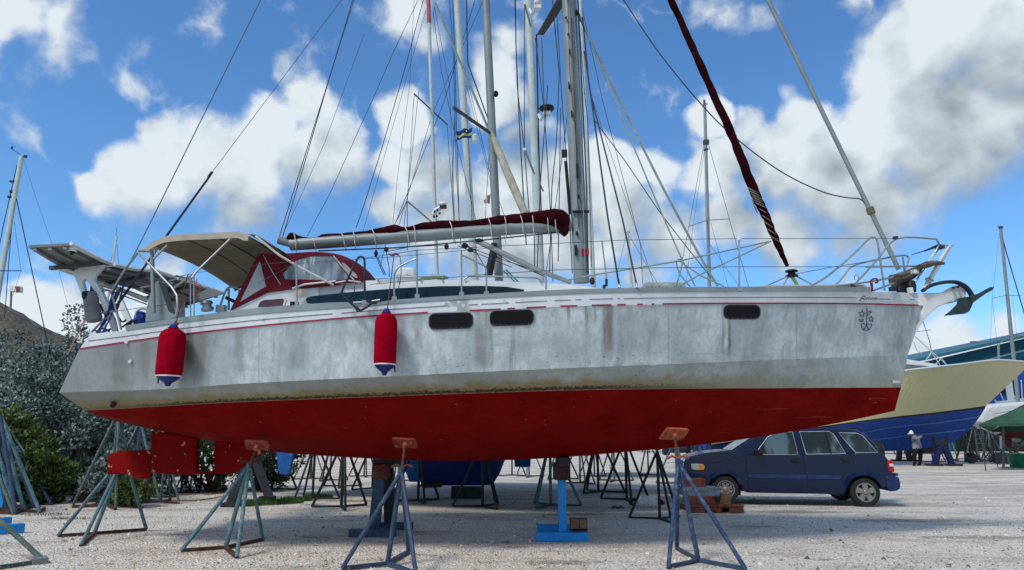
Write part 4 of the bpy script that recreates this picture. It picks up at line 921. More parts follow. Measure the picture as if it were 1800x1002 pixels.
# ---- pulpit
q = MB()
for L in ([(1505,497,10.5),(1540,459,10.5),(1576,420,10.5),(1640,420,10.6),(1647,423,10.6),(1649,434,10.65),(1626,470,10.65),(1602,506,10.65)], [(1422,504,10.2),(1455,485,10.2),(1500,447,10.25),(1526,421,10.3),(1536,417.5,10.3),(1542,424,10.3),(1547,455,10.3),(1555,511,10.4)],
          [(1466,504,10.9),(1482,487,10.9),(1500,467,10.9),(1550,455,10.9),(1587,449,10.9),(1597,453,10.9),(1595,464,10.9)], [(1522,469,10.5),(1565,468.5,10.5),(1622,467.5,10.6)], [(1470,503,10.3),(1530,495,10.4),(1570,487,10.5)], [(1535,511,10.4),(1570,498,10.5)]):
    ptube(q, L, 1.75, 10.5, 8, sm=4)
q.build('pulpit', M['steel'], yacht, smooth=True)
q = MB(); ptube(q, [(1602,448,10.8),(1625,441,10.8),(1648,430,10.8)], .8, 10.8); ptube(q, [(1625,441,10.8),(1640,436,10.8),(1648,432,10.8)], 1.8, 10.8, 6); ptube(q, [(1634,458,10.8),(1652,436,10.8)], .9, 10.8)
q.box(at(1652,434,10.7), (.10, .1, .06)); q.box(at(1574,418,10.5), (.06, .05, .04)); q.build('bow_lashing', M['darkrope'], yacht)
q = MB(); ptube(q, [(1587,452),(1590,478)], 2, 10.8, 6); ptube(q, [(1597,455),(1595,466),(1590,476)], 1.2, 10.8, 6); q.build('forestay_toggle', M['steel'], yacht)
q = MB(); ptube(q, [(1565,488,YC),(1580,489,YC),(1600,480,YC),(1615,474,YC)], 1, YC)
q.tube([at(1568,494,YC), at(1586,490,YC), at(1603,482,YC), at(1618,472,YC)], [.10, .085, .075, .05], 12); dr_ = q.build('furler_drum', M['hoodfoam'], yacht, smooth=True)
q = MB(); ptube(q, [(1568,484,YC-.1),(1595,475,YC-.1),(1625,462,YC-.1)], 1.1, YC); q.build('drum_rod', M['alu'], dr_)
q = MB(); q.box(at(1608,478,YC-.12), (.09, .1, .06)); q.build('drum_clamp', M['radome'], dr_, bevel=.01)
q = MB(); q.tube([at(1615,470,YC-.25), at(1630,465,YC-.25), at(1645,462,YC-.25), at(1659,463,YC-.25)], [.07, .085, .06, .035], 12, flat=.6); tag(q.build('rolled_line_bag', M['hoodfoam'], None, smooth=True, org=at(1640,464,YC-.25)), 'weathered brown rolled bundle lashed across the yacht pulpit', 'rope bundle')
q = MB(); q.prism(pl([(1586,494),(1607,492),(1611,512),(1592,512)], YC - .05), (0, .25, 0)); q.lathe(at(1602,494,YC-.1), at(1602,513,YC-.1), [(0,.05),(.5,.07),(1,.07)], 12); q.build('windlass', M['black'], yacht, bevel=.01)
q = MB(); q.box(at(1600,511,YC-.3), (.06,.06,.09)); q.build('windlass_block', M['white'], yacht)
q = MB()
for L in ([(1500,502),(1498,510),(1502,514)], [(1496,500),(1504,504),(1501,513)]): ptube(q, L, 1.8, 10.3, 6)
for x in (1497, 1567, 1573, 1578): q.box(at(x, 508 if x > 1500 else 502, 10.4), (.06, .06, .06))
q.build('foredeck_lashing', M['darkrope'], yacht)
q = MB()
for L in ([(1532,513),(1531,500),(1530,495),(1536,490),(1542,491),(1543,496),(1538,497)], [(1533,497),(1534,512)]): ptube(q, L, 1.5, 10.3, 6, sm=3)
q.build('red_rope_coil', mat('crimson_rope', (.16,.01,.03), .9), yacht)
q = MB(); ptube(q, [(1503,492),(1502,486),(1506,483),(1510,487),(1507,494)], .5, 10.4, 5, sm=3); q.build('wire_loop', M['wire'], yacht)
# ---- anchor (its own thing, seated in the bow roller)
an = thing('anchor', 'dark scoop anchor with curved roll bar seated in the yacht bow roller', 'anchor', at(1700,525,YC-.12))
q = MB()
arc = smoothline(pl([(1622,511),(1634,503),(1650,498),(1668,495.5),(1684,497),(1698,505),(1707,517),(1710,526)], YC - .14), 4)
q.tube(arc, .055, 8, flat=.5); q.build('shank', M['anchor'], an, smooth=True)
q = MB(); q.prism(pl([(1704,521),(1722,515),(1742,504),(1748,505.5),(1745,510),(1728,519),(1712,529),(1709,538),(1704,548),(1697,551),(1661,555),(1672,546),(1684,534),(1685,524)], YC - .20), (0, .04, 0)); q.build('fluke', M['anchor'], an, bevel=.008)
q = MB(); q.prism([at(1748,505.5,YC-.2), at(1709,530,YC-.2), at(1662,555,YC-.2), at(1700,540,YC+.32)], (0, .01, .02)); q.build('fluke', M['anchor'], an)
q = MB()
for x, y in ((1706,524),(1684,504),(1676,506)): q.tube([at(x,y,YC-.24), at(x,y,YC-.1)], .018, 8)
q.build('pin', M['black'], an)
# ---- fenders
def fender(label, top, bot, wpx, knot, rope_pts, dY=.0):
    Yf = YC - line_b('C', top[0]) - pm(wpx, 8.8) - .03
    f = thing('fender', label, 'fender', at(*bot, Yf), 'fenders hanging on the yacht side'); r = pm(wpx, Yf)
    q = MB(); a, b = at(*top, Yf), at(*bot, Yf)
    q.lathe(a, b, [(0, r * .30), (.03, r * .62), (.07, r * .84), (.13, r * .96), (.2, r), (.75, r * .985), (.83, r * .94)], 28, mf=lambda k: 0); q.build('cover', M['fred'], f, smooth=True)
    q = MB(); q.lathe(a, b, [(.815, r * .93), (.82, r * .955), (.835, r * .95), (.84, r * .9)], 28); q.build('ring', M['fwhite'], f, smooth=True)
    q = MB(); q.lathe(a, b, [(.83, r * .90), (.87, r * .80), (.91, r * .55), (.945, r * .28), (1, r * .16)], 28); q.build('end_cap', M['fblue'], f, smooth=True)
    q = MB(); q.lathe(a + (a - b) * .07, a, [(0, r * .2), (.5, r * .3), (1, r * .45)], 12); q.build('neck', M['fblue'], f, smooth=True)
    q = MB(); ptube(q, rope_pts, .9, Yf + .1, 6, sm=3)
    for k in range(3): ptube(q, [(knot[0] - 4 + 3 * k, knot[1] + 6), (knot[0] - 2 + k, knot[1] - 2 + k), (knot[0] + 4, knot[1] + 5 - k)], 1.0, Yf, 5)
    q.build('rope', mat('fender_line', (.16, .035, .035), .9), f)
    q = MB(); q.tube([at(bot[0] + dY * 1.0, top[1] + (bot[1] - top[1]) * .84, Yf - r * .2), at(bot[0] + dY * 1.05, top[1] + (bot[1] - top[1]) * .95, Yf - r * .2)], .01, 5); q.build('strap', M['fblue'], f)
fender('red fender with blue tip hanging near the stern below the bimini', (305,577), (294.5,679), 22.5, (310,566), [(310,566),(320,525),(328,490),(331,482)], -16)
fender('red fender with blue tip hanging amidships beside the oval portlights', (679.5,550), (675.5,660), 20, (681,545), [(681,542),(686,500),(690,470),(692,452)], 18)
# grey rolled buoy on the pushpit
rv = thing('rescue_buoy', 'grey covered rescue buoy strapped upright to the stern rail', 'rescue buoy', at(168,563,9.6))
q = MB(); q.lathe(at(158,514,9.6), at(166,566,9.6), [(0,.05),(.03,.085),(.1,.095),(.9,.105),(.97,.09),(1,.05)], 20); q.build('cover', M['grey'], rv, smooth=True)
q = MB(); q.lathe(at(151,513,9.55), at(153,526,9.55), [(0,.05),(.5,.06),(1,.05)], 12); q.build('buckle', M['black'], rv)
# stern mooring line
q = MB(); ptube(q, [(153,546,9.7),(147,565,9.9),(135,590,10.2),(119,622,10.6)], 1.0, 10, 6); ptube(q, [(147,560,9.85),(149,568,9.85)], 1.2, 10, 6); tag(q.build('stern_rope', M['pinkrope'], None, org=at(119,622,10.6)), 'faded pink rope running down from the stern rail', 'rope')
# ================================================================ boat stands
def jack(label, centre, feet, apex, tubem, barm, screw=None, pad=None, rpx=.026, wing=True, group='tripod boat stands under the yacht', extra=None, hot=None):
    c = atz(*centre); A = at(apex[0], apex[1], c.y)
    t = thing('boat_stand', label, 'boat stand', c, group)
    for f in feet:
        p = atz(*f) if len(f) == 2 else Vector(f); q = MB(); d = (A - p)
        q.tube([p + Vector((0, 0, .02)), p.lerp(A, .97)], rpx, 8); q.build('leg', tubem, t, smooth=True)
        q = MB(); q.bar(p + Vector((0, 0, .025)), c + Vector((0, 0, .03)), .045, .04); q.build('base_bar', barm, t)
    q = MB(); q.tube([c + Vector((0, 0, .02)), A + Vector((0, 0, .04))], rpx * 1.15, 10); q.build('centre_post', tubem, t, smooth=True)
    if screw:
        S = at(*screw); q = MB(); q.tube([A, S], .017, 8); sc = q.build('screw', M['rust'], t)
        if wing:
            q = MB(); w = A.lerp(S, .12); 
            for s_ in (-1, 1): q.tube([w, w + Vector((.07 * s_, 0, .03)), w + Vector((.13 * s_, -.02, 0))], .016, 6)
            q.build('screw_handle', hot or M['rust'], t)
        if pad:
            q = MB(); n = (Vector((0, -1, -.75))).normalized(); u = Vector((1, 0, -.05)); v = n.cross(u).normalized(); w_, h_ = pad[:2]; sk_ = pad[2]
            P = [S + u * (sx * w_ + sy * sk_) + v * (sy * h_) for sx, sy in ((-1, -1), (.8, -1), (1, -.7), (1, .8), (.75, 1), (-1, 1))]
            q.prism(P, n * -.035); pd = q.build('pad', M['plywood'] if hot else M['redpad'], t, bevel=.006)
            q = MB(); q.tube([S + n * .07, S - n * .0], .03, 10); q.build('pad_socket', M['plywood'], pd)
    return t
jack('teal tripod stand under the rudder with one leg bar toward the camera', (165,941), [(101,944.5),(142,961),(257,933)], (219,800), M['teal'], M['rust'], screw=(243,752,10.0), pad=None)
jack('pale blue tripod stand with pad under the aft hull, beside the grass patch', (396,966), [(318,971),(416,982),(462,951)], (438,818), M['teal'], M['rust'], screw=(452,784,9.6), pad=(.16, .07, .0))
jack('navy tripod stand holding its orange pad amidships, before the timber-topped trestle', (681,995), [(601,1003),(731,1012),(718,973)], (706,828), M['navy'], M['navy'], screw=(712,780,9.35), pad=(.15, .07, -.02))
jack('violet blue tripod stand with bright orange pad, nearest the pallet and car', (1228,989), [(1175,1001),(1311,1004),(1190,967)], (1192,812), M['violet'], M['navy'], screw=(1186,764,9.55), pad=(.15, .09, .04), hot=M['plywood'])
# corner tripod cut by the frame
bt_ = thing('boat_stand', 'grey tripod stand cut off at the corner beside the blue beams', 'boat stand', atz(70, 990), 'tripod boat stands under the yacht')
q = MB(); a = atz(78, 990); q.tube([a + Vector((0, 0, .02)), at(-30, 888, a.y + .2)], .03, 8); q.build('leg', M['greensteel'], bt_)
q = MB(); q.bar(a + Vector((0, 0, .03)), atz(-30, 1006) + Vector((0, 0, .03)), .05, .04); q.build('base_bar', M['greensteel'], bt_)
q = MB(); q.box(a + Vector((-.04, -.04, .04)), (.16, .18, .07), 0, Matrix.Rotation(.7, 3, 'Z')); q.build('foot_plate', mat('dull_lead', (.16,.17,.17), .7), bt_, bevel=.01)
# ---- smaller background stands: one prototype per colour, then copies
def proto_stand(tubem, barm, label):
    t = thing('boat_stand', label, 'boat stand', (0, 0, 0), 'tripod boat stands standing about the yard')
    H = 1.15
    for k in range(3):
        a = R(90 + 120 * k); p = Vector((math.cos(a) * .55, math.sin(a) * .55, .02)); q = MB(); q.tube([p, Vector((p.x * .04, p.y * .04, H))], .024, 7); q.build('leg', tubem, t, smooth=True)
        q = MB(); q.bar(p, Vector((0, 0, .03)), .04, .035); q.build('base_bar', barm, t)
    q = MB(); q.tube([(0, 0, .02), (0, 0, H + .05)], .028, 8); q.build('centre_post', tubem, t, smooth=True)
    q = MB(); q.tube([(0, 0, H), (0, 0, H + .38)], .016, 6); q.tube([(-.1, 0, H + .09), (0, 0, H + .06), (.1, 0, H + .09)], .013, 6); q.build('screw', M['rust'], t)
    return t
PRO = {'black': proto_stand(M['blacksteel'], M['blacksteel'], 'x'), 'teal': proto_stand(M['teal'], M['navy'], 'x'), 'green': proto_stand(M['greensteel'], M['rust'], 'x')}
note_kids()
used = set()
def stand(kind, px, py, H, rot, label, width=None):
    p = atz(px, py); o = PRO[kind] if kind not in used else copy_tree(PRO[kind]); used.add(kind)
    o.location = p; o.rotation_euler = (0, 0, R(rot)); s = H / 1.15; w = width or min(s, 1.25); o.scale = (w, w, s); o['label'] = label; return o
BGS = [('black',600,893,1.35,200,'black tripod stand between the aft pads and the timber trestle'),('black',549,878,1.3,35,'thin black tripod stand on the grass edge under the aft hull'),
 ('black',735,882,1.35,80,'black tripod stand half hidden behind the timber-topped trestle'),('black',848,892,1.3,210,'black tripod stand just in front of the blue hull'),
 ('teal',968,890,1.35,30,'pale teal tripod stand just left of the bright blue pillar'),('black',1052,866,1.5,20,'black tripod stand right of the bright blue pillar'),
 ('black',1102,880,1.35,60,'black tripod stand beside the white fender on the ground'),('black',1160,914,1.15,190,'black tripod stand beside the pallet, at the near white fender end'),
 ('teal',1230,862,1.35,10,'teal tripod stand just behind the car bonnet'),('teal',1190,851,1.3,75,'teal tripod stand far behind the orange pad'),('green',1080,846,1.35,40,'grey green tripod stand far behind the white fender'),
 ('green',1020,850,1.3,100,'grey green tripod stand far beyond the blue pillar'),('black',985,842,1.3,15,'small black tripod stand far beyond the blue pillar'),('teal',930,838,1.2,50,'small teal tripod stand in the far row behind the pillar'),
 ('black',900,836,1.2,0,'small black tripod stand by the blue hull stem'),('black',1045,838,1.2,70,'small black tripod stand in the far row right of the pillar'),('green',1140,836,1.25,20,'small green tripod stand in the far row behind the white fender'),
 ('black',655,860,1.35,12,'black tripod stand behind and left of the timber trestle'),('black',600,856,1.3,66,'black tripod stand in the second row by the blue rudder'),('green',700,846,1.3,22,'green tripod stand in the second row behind the trestle'),
 ('black',580,845,1.2,40,'small black tripod stand in the far row right of the blue rudder'),('black',640,838,1.2,80,'small black tripod stand in the far row by the trestle'),('green',545,842,1.2,10,'small green tripod stand in the far row by the blue rudder'),
 ('black',478,862,1.35,55,'black tripod stand left of the blue rudder'),('green',392,862,1.25,30,'grey tripod stand behind the keel fin'),('black',352,864,1.2,80,'black tripod stand under the skeg end'),
 ('black',318,866,1.15,10,'black tripod stand behind the skeg by the bushes'),('teal',335,858,1.1,40,'teal tripod stand behind the skeg by the bushes'),('black',300,868,1.1,75,'navy black tripod stand tucked behind the rudder'),
 ('teal',232,882,1.7,20,'tall teal stand behind the rudder blade'),('navy' if 0 else 'black',262,876,1.2,50,'dark tripod stand behind the rudder foot'),('green',190,892,1.9,100,'tall mossy stand by the rusty plate'),
 ('green',282,884,1.2,5,'grey tripod stand right of the rudder blade'),('green',95,872,1.35,60,'mossy tripod stand between the bushes and the stacked stands'),('green',75,880,1.2,20,'low mossy tripod stand leaning by the stacked stands'),
 ('teal',770,838,1.2,30,'small teal tripod stand left of the blue hull'),('black',1250,842,1.2,50,'small black tripod stand above the car bonnet'),('black',1215,836,1.2,10,'small black tripod stand in the far row above the pallet'),
 ('black',1640,812,1.6,30,'black stand left of the worker under the powerboat'),('green',1672,809,1.7,60,'green stand right of the worker under the powerboat'),('black',1700,812,1.5,20,'black tripod stand under the powerboat forefoot'),
 ('green',1720,810,2.0,80,'grey stand leaning by the blue drum under the powerboat bow'),('black',1706,808,1.9,45,'dark stand grouped right of the powerboat forefoot'),('green',1745,812,1.6,15,'grey stand in front of the green tent'),('black',1598,806,1.8,20,'dark stand between the car tail and the worker')]
for b in BGS: stand(*b)
# ---- stacked stands at the left
def bundle():
    spec = [((3,735),(70,902),'teal'),((3,738),(42,900),'teal'),((8,742),(103,885),'greensteel'),((0,728),(28,905),'navy'),((14,760),(60,893),'navy'),((30,785),(90,888),'navy'),((-5,790),(28,902),'teal'),((-8,820),(24,905),'greensteel'),((-20,740),(12,898),'navy'),((-4,770),(46,898),'navy')]
    for i, (a, b, m) in enumerate(spec):
        lab = ['pale teal stand leaning outermost in the stack by the bushes', 'pale teal stand in the middle of the stack', 'long thin grey stand leg splayed right from the stack', 'navy stand inside the stack', 'navy stand behind the pale teal leg of the stack', 'dark navy stand at the back of the stack', 'teal stand low at the picture edge in the stack', 'mossy stand low at the picture edge in the stack', 'navy stand nested at the edge of the stack', 'navy stand nested deep in the stack'][i]
        p = atz(*b); T = at(a[0], a[1], p.y + .15); t = thing('boat_stand', lab, 'boat stand', p, 'stands stacked together at the bushes')
        q = MB(); q.tube([p + Vector((0, 0, .02)), T], .034 if i != 2 else .022, 8); q.build('leg', M[m], t, smooth=True)
        p2 = p + Vector((-.75, .25, .02)); q = MB(); q.tube([p2, T], .028, 8); q.build('leg', M['navy' if m == 'teal' else m], t, smooth=True)
        q = MB(); q.bar(p + Vector((0, 0, .03)), p2, .05, .045); q.bar(p + Vector((0, 0, .03)), p + Vector((-.3, .6, .03)), .05, .045); q.build('base_bar', M['rust'], t)
bundle()
# rusty plate by the bushes
q = MB(); a, b = atz(121, 882), atz(226, 880); q.prism([a, b, b + Vector((.0, .1, .47)), a.lerp(b, .25) + Vector((0, .1, .50))], (0, .05, 0)); tag(q.build('rusty_plate', mat('rusty_brown_sheet', (.13, .075, .055), .9, var=.3, vs=4), None, org=a), 'rusty brown steel plate standing at the foot of the bushes', 'steel plate')
# blue beams in the corner
for (x0, x1, y, l) in ((-60, 41, 938, 'bright blue beam on the gravel by the corner, the front one'), (-60, 16, 926, 'bright blue beam on the gravel by the corner, the rear one')):
    a, b = atz(x0, y + 6), atz(x1, y - 2); q = MB(); q.bar(a + Vector((0, 0, .07)), b + Vector((0, 0, .07)), .14, .14); tag(q.build('blue_beam', M['bright'], None, org=a, bevel=.008), l, 'beam', 'bright blue beams')
q = MB(); a = atz(-4, 892); q.prism([a + Vector(p) for p in ((-.4, 0, 0), (.08, 0, 0), (.18, 0, .62), (-.4, 0, .66))], (0, .4, 0)); tag(q.build('blue_trestle', M['bright'], None, org=a), 'bright blue trestle end behind the stacked stands', 'trestle')
# ---- timber topped trestle amidships
p0 = atz(668, 937); tr_ = thing('keel_trestle', 'dark blue steel trestle with timber block holding the keel amidships', 'trestle', p0)
YT = p0.y
def beamg(mb, x0, x1, ytop, ybot, depth, Y=None):
    a = atz(x0, ybot); b = atz(x1, ybot); Yb = Y or a.y; z = at(x0, ytop, Yb).z; mb.box(((a.x + b.x) / 2, Yb + depth / 2, max(.04, z / 2)), (b.x - a.x, depth, max(.08, z)))
q = MB(); beamg(q, 612, 694, 931, 945, .14); q.build('base_beam', M['navy'], tr_, bevel=.006)
q = MB(); beamg(q, 664, 725, 919, 932, .12); q.build('base_beam', M['navy'], tr_, bevel=.006)
q = MB(); q.bar(at(657, 937, YT), at(667, 842, YT), .16, .14, up=(0, 1, 0)); q.build('post', M['navy'], tr_)
q = MB(); q.bar(at(686, 924, YT + .5), at(682, 820, YT + .5), .17, .14, up=(0, 1, 0)); q.build('post', M['blacksteel'], tr_)
q = MB(); q.bar(at(667, 936, YT), at(690, 919, YT + .5), .07, .06); q.build('brace', M['navy'], tr_)
q = MB(); q.box(at(670, 829, YT + .1), (.24, .34, .24)); q.build('timber_block', M['redwood'], tr_, bevel=.015)
q = MB(); q.box(at(686, 813, YT + .3), (.42, .5, .12)); q.build('head_plate', M['blacksteel'], tr_)
# ---- bright blue keel stand
p0 = atz(988, 952); ks = thing('keel_stand', 'bright blue steel pillar stand with dark timber pack under the keel', 'keel stand', p0); YT = p0.y
q = MB(); q.box((p0.x, YT + .06, .06), (at(1036,952,YT).x - at(943,952,YT).x, .12, .12)); q.build('base_beam', M['bright'], ks, bevel=.006)
q = MB(); q.box((at(985,930,YT+.9).x - .05, YT + .95, .06), (.62, .12, .12)); q.build('base_beam', M['bright'], ks, bevel=.006)
q = MB(); q.box((at(989,940,YT).x, YT + .55, .03), (.12, .9, .05)); q.build('base_beam', M['bright'], ks)
zt = at(988, 845, YT + .2).z; q = MB(); q.box((at(988.5,900,YT+.16).x, YT + .2, zt / 2 + .02), (.115, .12, zt)); q.build('post', M['bright'], ks, bevel=.005)
q = MB(); q.box(at(987, 828, YT + .2) , (.235, .4, .24)); q.build('timber_block', mat('dark_brown_timber', (.045,.022,.018), .9, bump=.5, bs=30, var=.5), ks, bevel=.015)
q = MB(); q.box(at(989, 811, YT + .2), (.19, .5, .13)); q.build('timber_block', M['blacksteel'], ks, bevel=.01)
q = MB(); q.box(at(1001, 836, YT + .1), (.025, .05, .14)); q.build('clamp', M['rust'], ks)
wb = thing('timber_block', 'weathered brown timber block sitting on the base of the blue pillar stand', 'timber block', at(1017, 940, YT + .3))
c = at(1017, 921, YT + .25)
for dx in (-.062, .062):
    q = MB(); q.box(c + Vector((dx, 0, .0)), (.118, .22, .16)); q.build('timber', M['wood'], wb, bevel=.008)
q = MB(); q.box((c.x, c.y, .09), (.24, .22, .15)); q.build('timber', mat('damp_timber', (.05,.035,.025), .9, var=.5, bump=.5, bs=30), wb, bevel=.01)
# stern trestle
p0 = atz(436, 892); s_t = thing('stern_trestle', 'black A-frame trestle under the aft keel fin, beside the grass', 'trestle', p0)
for (a, b) in (((404,888),(440,805)), ((474,876),(448,805))):
    q = MB(); A_ = atz(*a); q.bar(A_, at(b[0], b[1], A_.y + .1), .17, .15, up=(0, 1, 0)); q.build('leg', M['blacksteel'], s_t)
q = MB(); q.box(at(470, 876, atz(470, 882).y), (.32, .25, .1)); q.build('foot', M['blacksteel'], s_t)
q = MB(); A_ = atz(404, 890); q.box(A_ + Vector((0, 0, .04)), (.3, .3, .08)); q.build('foot', M['blacksteel'], s_t)
q = MB(); q.box(at(444, 806, A_.y + .1), (.3, .4, .14)); q.build('head_block', M['blacksteel'], s_t)
# ---- pallet with timber blocks
p0 = atz(1262, 903); pt = thing('timber_pallet', 'low brown timber pallet lying beside the car front wheel', 'pallet', p0); k = p0.y / F
Yp = p0.y
def pbox(name, x0, x1, y0, y1, dY, dep, m, par, bev=.008):
    a = at(x0, y1, Yp + dY); b = at(x1, y0, Yp + dY); q = MB(); q.box(((a.x + b.x) / 2, Yp + dY + dep / 2, (a.z + b.z) / 2), (b.x - a.x, dep, b.z - a.z)); return q.build(name, m, par, bevel=bev)
for i in range(4): pbox('deck_board', 1213, 1308, 888, 892.5, .02 + i * .26, .2, M['redwood'], pt)
for x in (1215, 1245, 1283): pbox('runner', x, x + 24, 893, 904, 0, .95, M['redwood'], pt)
pbox('bottom_board', 1213, 1308, 901, 904.5, .0, .12, M['wood'], pt)
BL = [('red-brown timber block at the bottom of the pile on the pallet',1212,1256,872,888,.05,.5,'redwood'),('short brown timber block beside it at the wheel end',1266,1285,868,888,.15,.4,'wood'),('blue grey painted beam across the middle of the pile',1205,1265,857,873,.1,.5,'bluewood'),('rust red timber block on top of the pile by the bumper',1206,1240,842,858,.12,.4,'redwood'),('dark timber block between the two bottom blocks',1255,1268,872,888,.2,.35,'wood')]
for (l, x0, x1, y0, y1, dY, dep, m) in BL:
    o = pbox('timber_block', x0, x1, y0, y1, dY, dep, M[m], None, .012); tag(o, l, 'timber block', 'timber blocks piled on the pallet')
# ---- white fender on the ground, rope, hose, grass
c = atz(1137, 893); f2 = thing('fender', 'white fender with black ends lying on the gravel among the stands', 'fender', c)
a, b = c + Vector((-.24, 0, .12)), c + Vector((.25, .05, .12))
q = MB(); q.lathe(a, b, [(0,.09),(.06,.12),(.94,.12),(1,.085)], 20); q.build('body', M['fwhite'], f2, smooth=True)
for (p, d) in ((a, -1), (b, 1)):
    q = MB(); q.lathe(p + Vector((.01 * -d, 0, 0)), p + Vector((d * .13, 0, -.03)), [(0,.088),(.4,.07),(1,.02)], 14); q.build('end_cap', M['black'], f2, smooth=True)
q = MB(); q.tube(smoothline([a + Vector((-.1,0,-.05)), a + Vector((0,-.12,.02)), a + Vector((.1,-.15,-.1)), a + Vector((.25,-.17,-.11))], 5), .009, 6); q.build('rope', M['lightrope'], f2)
c = atz(1085, 895); q = MB()
for k in range(3): q.tube(smoothline([c + Vector((-.12 + .03 * k, .02, .02)), c + Vector((-.05, -.04 + .03 * k, .05)), c + Vector((.02, 0, .02)), c + Vector((.06, -.03, .05)), c + Vector((.13, .03 - .02 * k, .02))], 4), .016, 6)
tag(q.build('rope_scrap', M['darkrope'], None, org=c), 'short coil of black rope lying on the gravel left of the white fender', 'rope')
q = MB()
q.tube(smoothline([atz(x, y) + Vector((0, 0, .015)) for x, y in [(430,868),(400,872),(365,878),(335,881),(305,881),(296,877),(300,873),(318,871),(345,870)]], 5), .011, 6)
q.tube(smoothline([atz(x, y) + Vector((0, 0, .015)) for x, y in [(470,858),(420,864),(385,868),(362,870),(358,866),(375,863)]], 5), .011, 6); tag(q.build('hose', mat('dusty_red_hose', (.25,.08,.06), .7), None, org=atz(340, 875)), 'thin dusty red hose looping over the gravel under the stern', 'hose')
def grass(name, spots, n, label, hmax=.13, m=None):
    q = MB()
    for k in range(n):
        cx, cy, rx, ry = spots[rnd.randrange(len(spots))]; c = atz(cx, cy); a = rnd.random() * 6.283; r = math.sqrt(rnd.random())
        p = Vector((c.x + math.cos(a) * r * rx, c.y + math.sin(a) * r * ry, 0)); h = rnd.uniform(.3, 1) * hmax; d = Vector((rnd.uniform(-1, 1), rnd.uniform(-1, 1), 0)) * h * .5; w = Vector((rnd.uniform(-1, 1), rnd.uniform(-1, 1), 0)).normalized() * .006
        i = len(q.v); q.v += [p - w, p + w, p + d + Vector((0, 0, h))]; q.face((i, i + 1, i + 2))
    o = q.build(name, m or mat('grass_green', (.06, .115, .025), .8, var=.4, vs=3), fixn=False); return tag(o, label, kind='stuff')
grass('grass', [(455,886,.5,.35),(490,884,.55,.3),(520,880,.35,.15),(430,888,.35,.3),(560,876,.35,.08)], 9000, 'patch of short green grass in the gravel under the stern')
grass('weeds', [(80,905,.5,.2),(120,912,.4,.1),(30,900,.5,.2)], 500, 'sparse weeds in the gravel by the stacked stands', .06, mat('dry_weed', (.13,.12,.06), .9))

# ================================================================ the car
kx = .01185
cyw = atz(1524, 891.5); car = thing('parked_car', 'dark blue older four-door off-road car parked side-on beyond the yacht bow', 'car', (0, 0, 0))
def c2(zx, zz, y=0.): return Vector(((zx - 1497) / 4 * kx, y, (640 - zz) / 4 * kx))
W_ = 1.72
paint = mat('dark_blue_car_paint', (.0015, .0085, .042), .2, var=.06, coat=.35, spec=.25); trimb = mat('faded_blue_trim', (.016, .04, .13), .5)
def arc(cx, cy, r, a0, a1, n=14): return [(cx + r * math.cos(R(a0 + (a1 - a0) * i / n)), cy - r * math.sin(R(a0 + (a1 - a0) * i / n))) for i in range(n + 1)]
low = [(262,470),(248,440),(247,402),(256,340),(268,318),(300,300),(400,275),(560,256),(640,262),(720,284),(1090,283),(1400,275),(1625,268),(1660,300),(1682,340),(1690,415),(1700,430)] + [(1640,500)] + arc(1492,540,122,12,172) + [(1352,552),(690,550),(660,535)] + arc(543,515,112,-8,184) + [(420,500),(400,480)]
def prism2(name, pts, y0, y1, m, par, bev=.03, inset=None):
    q = MB(); P = []
    for (x, z) in pts: P.append(c2(x, z, y0))
    i = 0; n = len(P); q.v = P + [p + Vector((0, y1 - y0, 0)) for p in P]; q.face(range(n)); q.face(list(range(n, 2 * n))[::-1])
    for k in range(n):
        b = (k + 1) % n; q.face((b, k, k + n, b + n))
    return q.build(name, m, par, bevel=bev)
body = prism2('body', low, .0, W_, paint, car, .045)
def gy(zz): return .035 + max(0, (284 - zz)) / 190 * .19
gh = [(600,264),(790,145),(880,110),(960,98),(1080,91),(1400,93),(1490,106),(1550,140),(1600,200),(1628,272),(1400,280),(1090,288),(720,289)]
q = MB(); n = len(gh); q.v = [c2(x, z, gy(z)) for x, z in gh] + [c2(x, z, W_ - gy(z)) for x, z in gh]; q.face(range(n)); q.face(list(range(n, 2 * n))[::-1])
for k_ in range(n): b = (k_ + 1) % n; q.face((b, k_, k_ + n, b + n))
roof = q.build('cabin_shell', paint, car, bevel=.03)
cg = bpy.data.materials.new('car_glass'); cg.use_nodes = True; nt = cg.node_tree; b_ = nt.nodes['Principled BSDF']; b_.inputs['Roughness'].default_value = .04; b_.inputs['Coat Weight'].default_value = .6
t_ = nd(nt, 'ShaderNodeTexCoord'); n_ = nd(nt, 'ShaderNodeTexNoise', inp={'Scale': 2.2, 'Detail': 3.}); nt.links.new(vmth(nt, 'MULTIPLY', t_.outputs['Object'], (1.5, 1, .6)).outputs[0], n_.inputs['Vector'])
m_ = nd(nt, 'ShaderNodeMix', data_type='RGBA'); nt.links.new(maprange(nt, n_.outputs['Fac'], .42, .6), m_.inputs[0]); m_.inputs[6].default_value = (.006, .014, .018, 1); m_.inputs[7].default_value = (.07, .13, .15, 1); nt.links.new(m_.outputs[2], b_.inputs['Base Color'])
def window(pts, par, label=None):
    q = MB(); P = [c2(x, z, gy(z) - .012) for x, z in pts]; q.prism(P, (0, .01, 0)); w = q.build('window', cg, par)
    q = MB(); q.tube([c2(x, z, gy(z) - .014) for x, z in pts] + [c2(*pts[0], gy(pts[0][1]) - .014)], .0085, 5); q.build('window_trim', mat('bright_trim', (.6,.62,.64), .3, .5), w); return w
d1 = MB()
def seam(pts, y=-.003, w=.004):
    q = MB(); q.tube([c2(x, z, y) for x, z in pts], w, 4); return q.build('door_seam', M['black'], car)
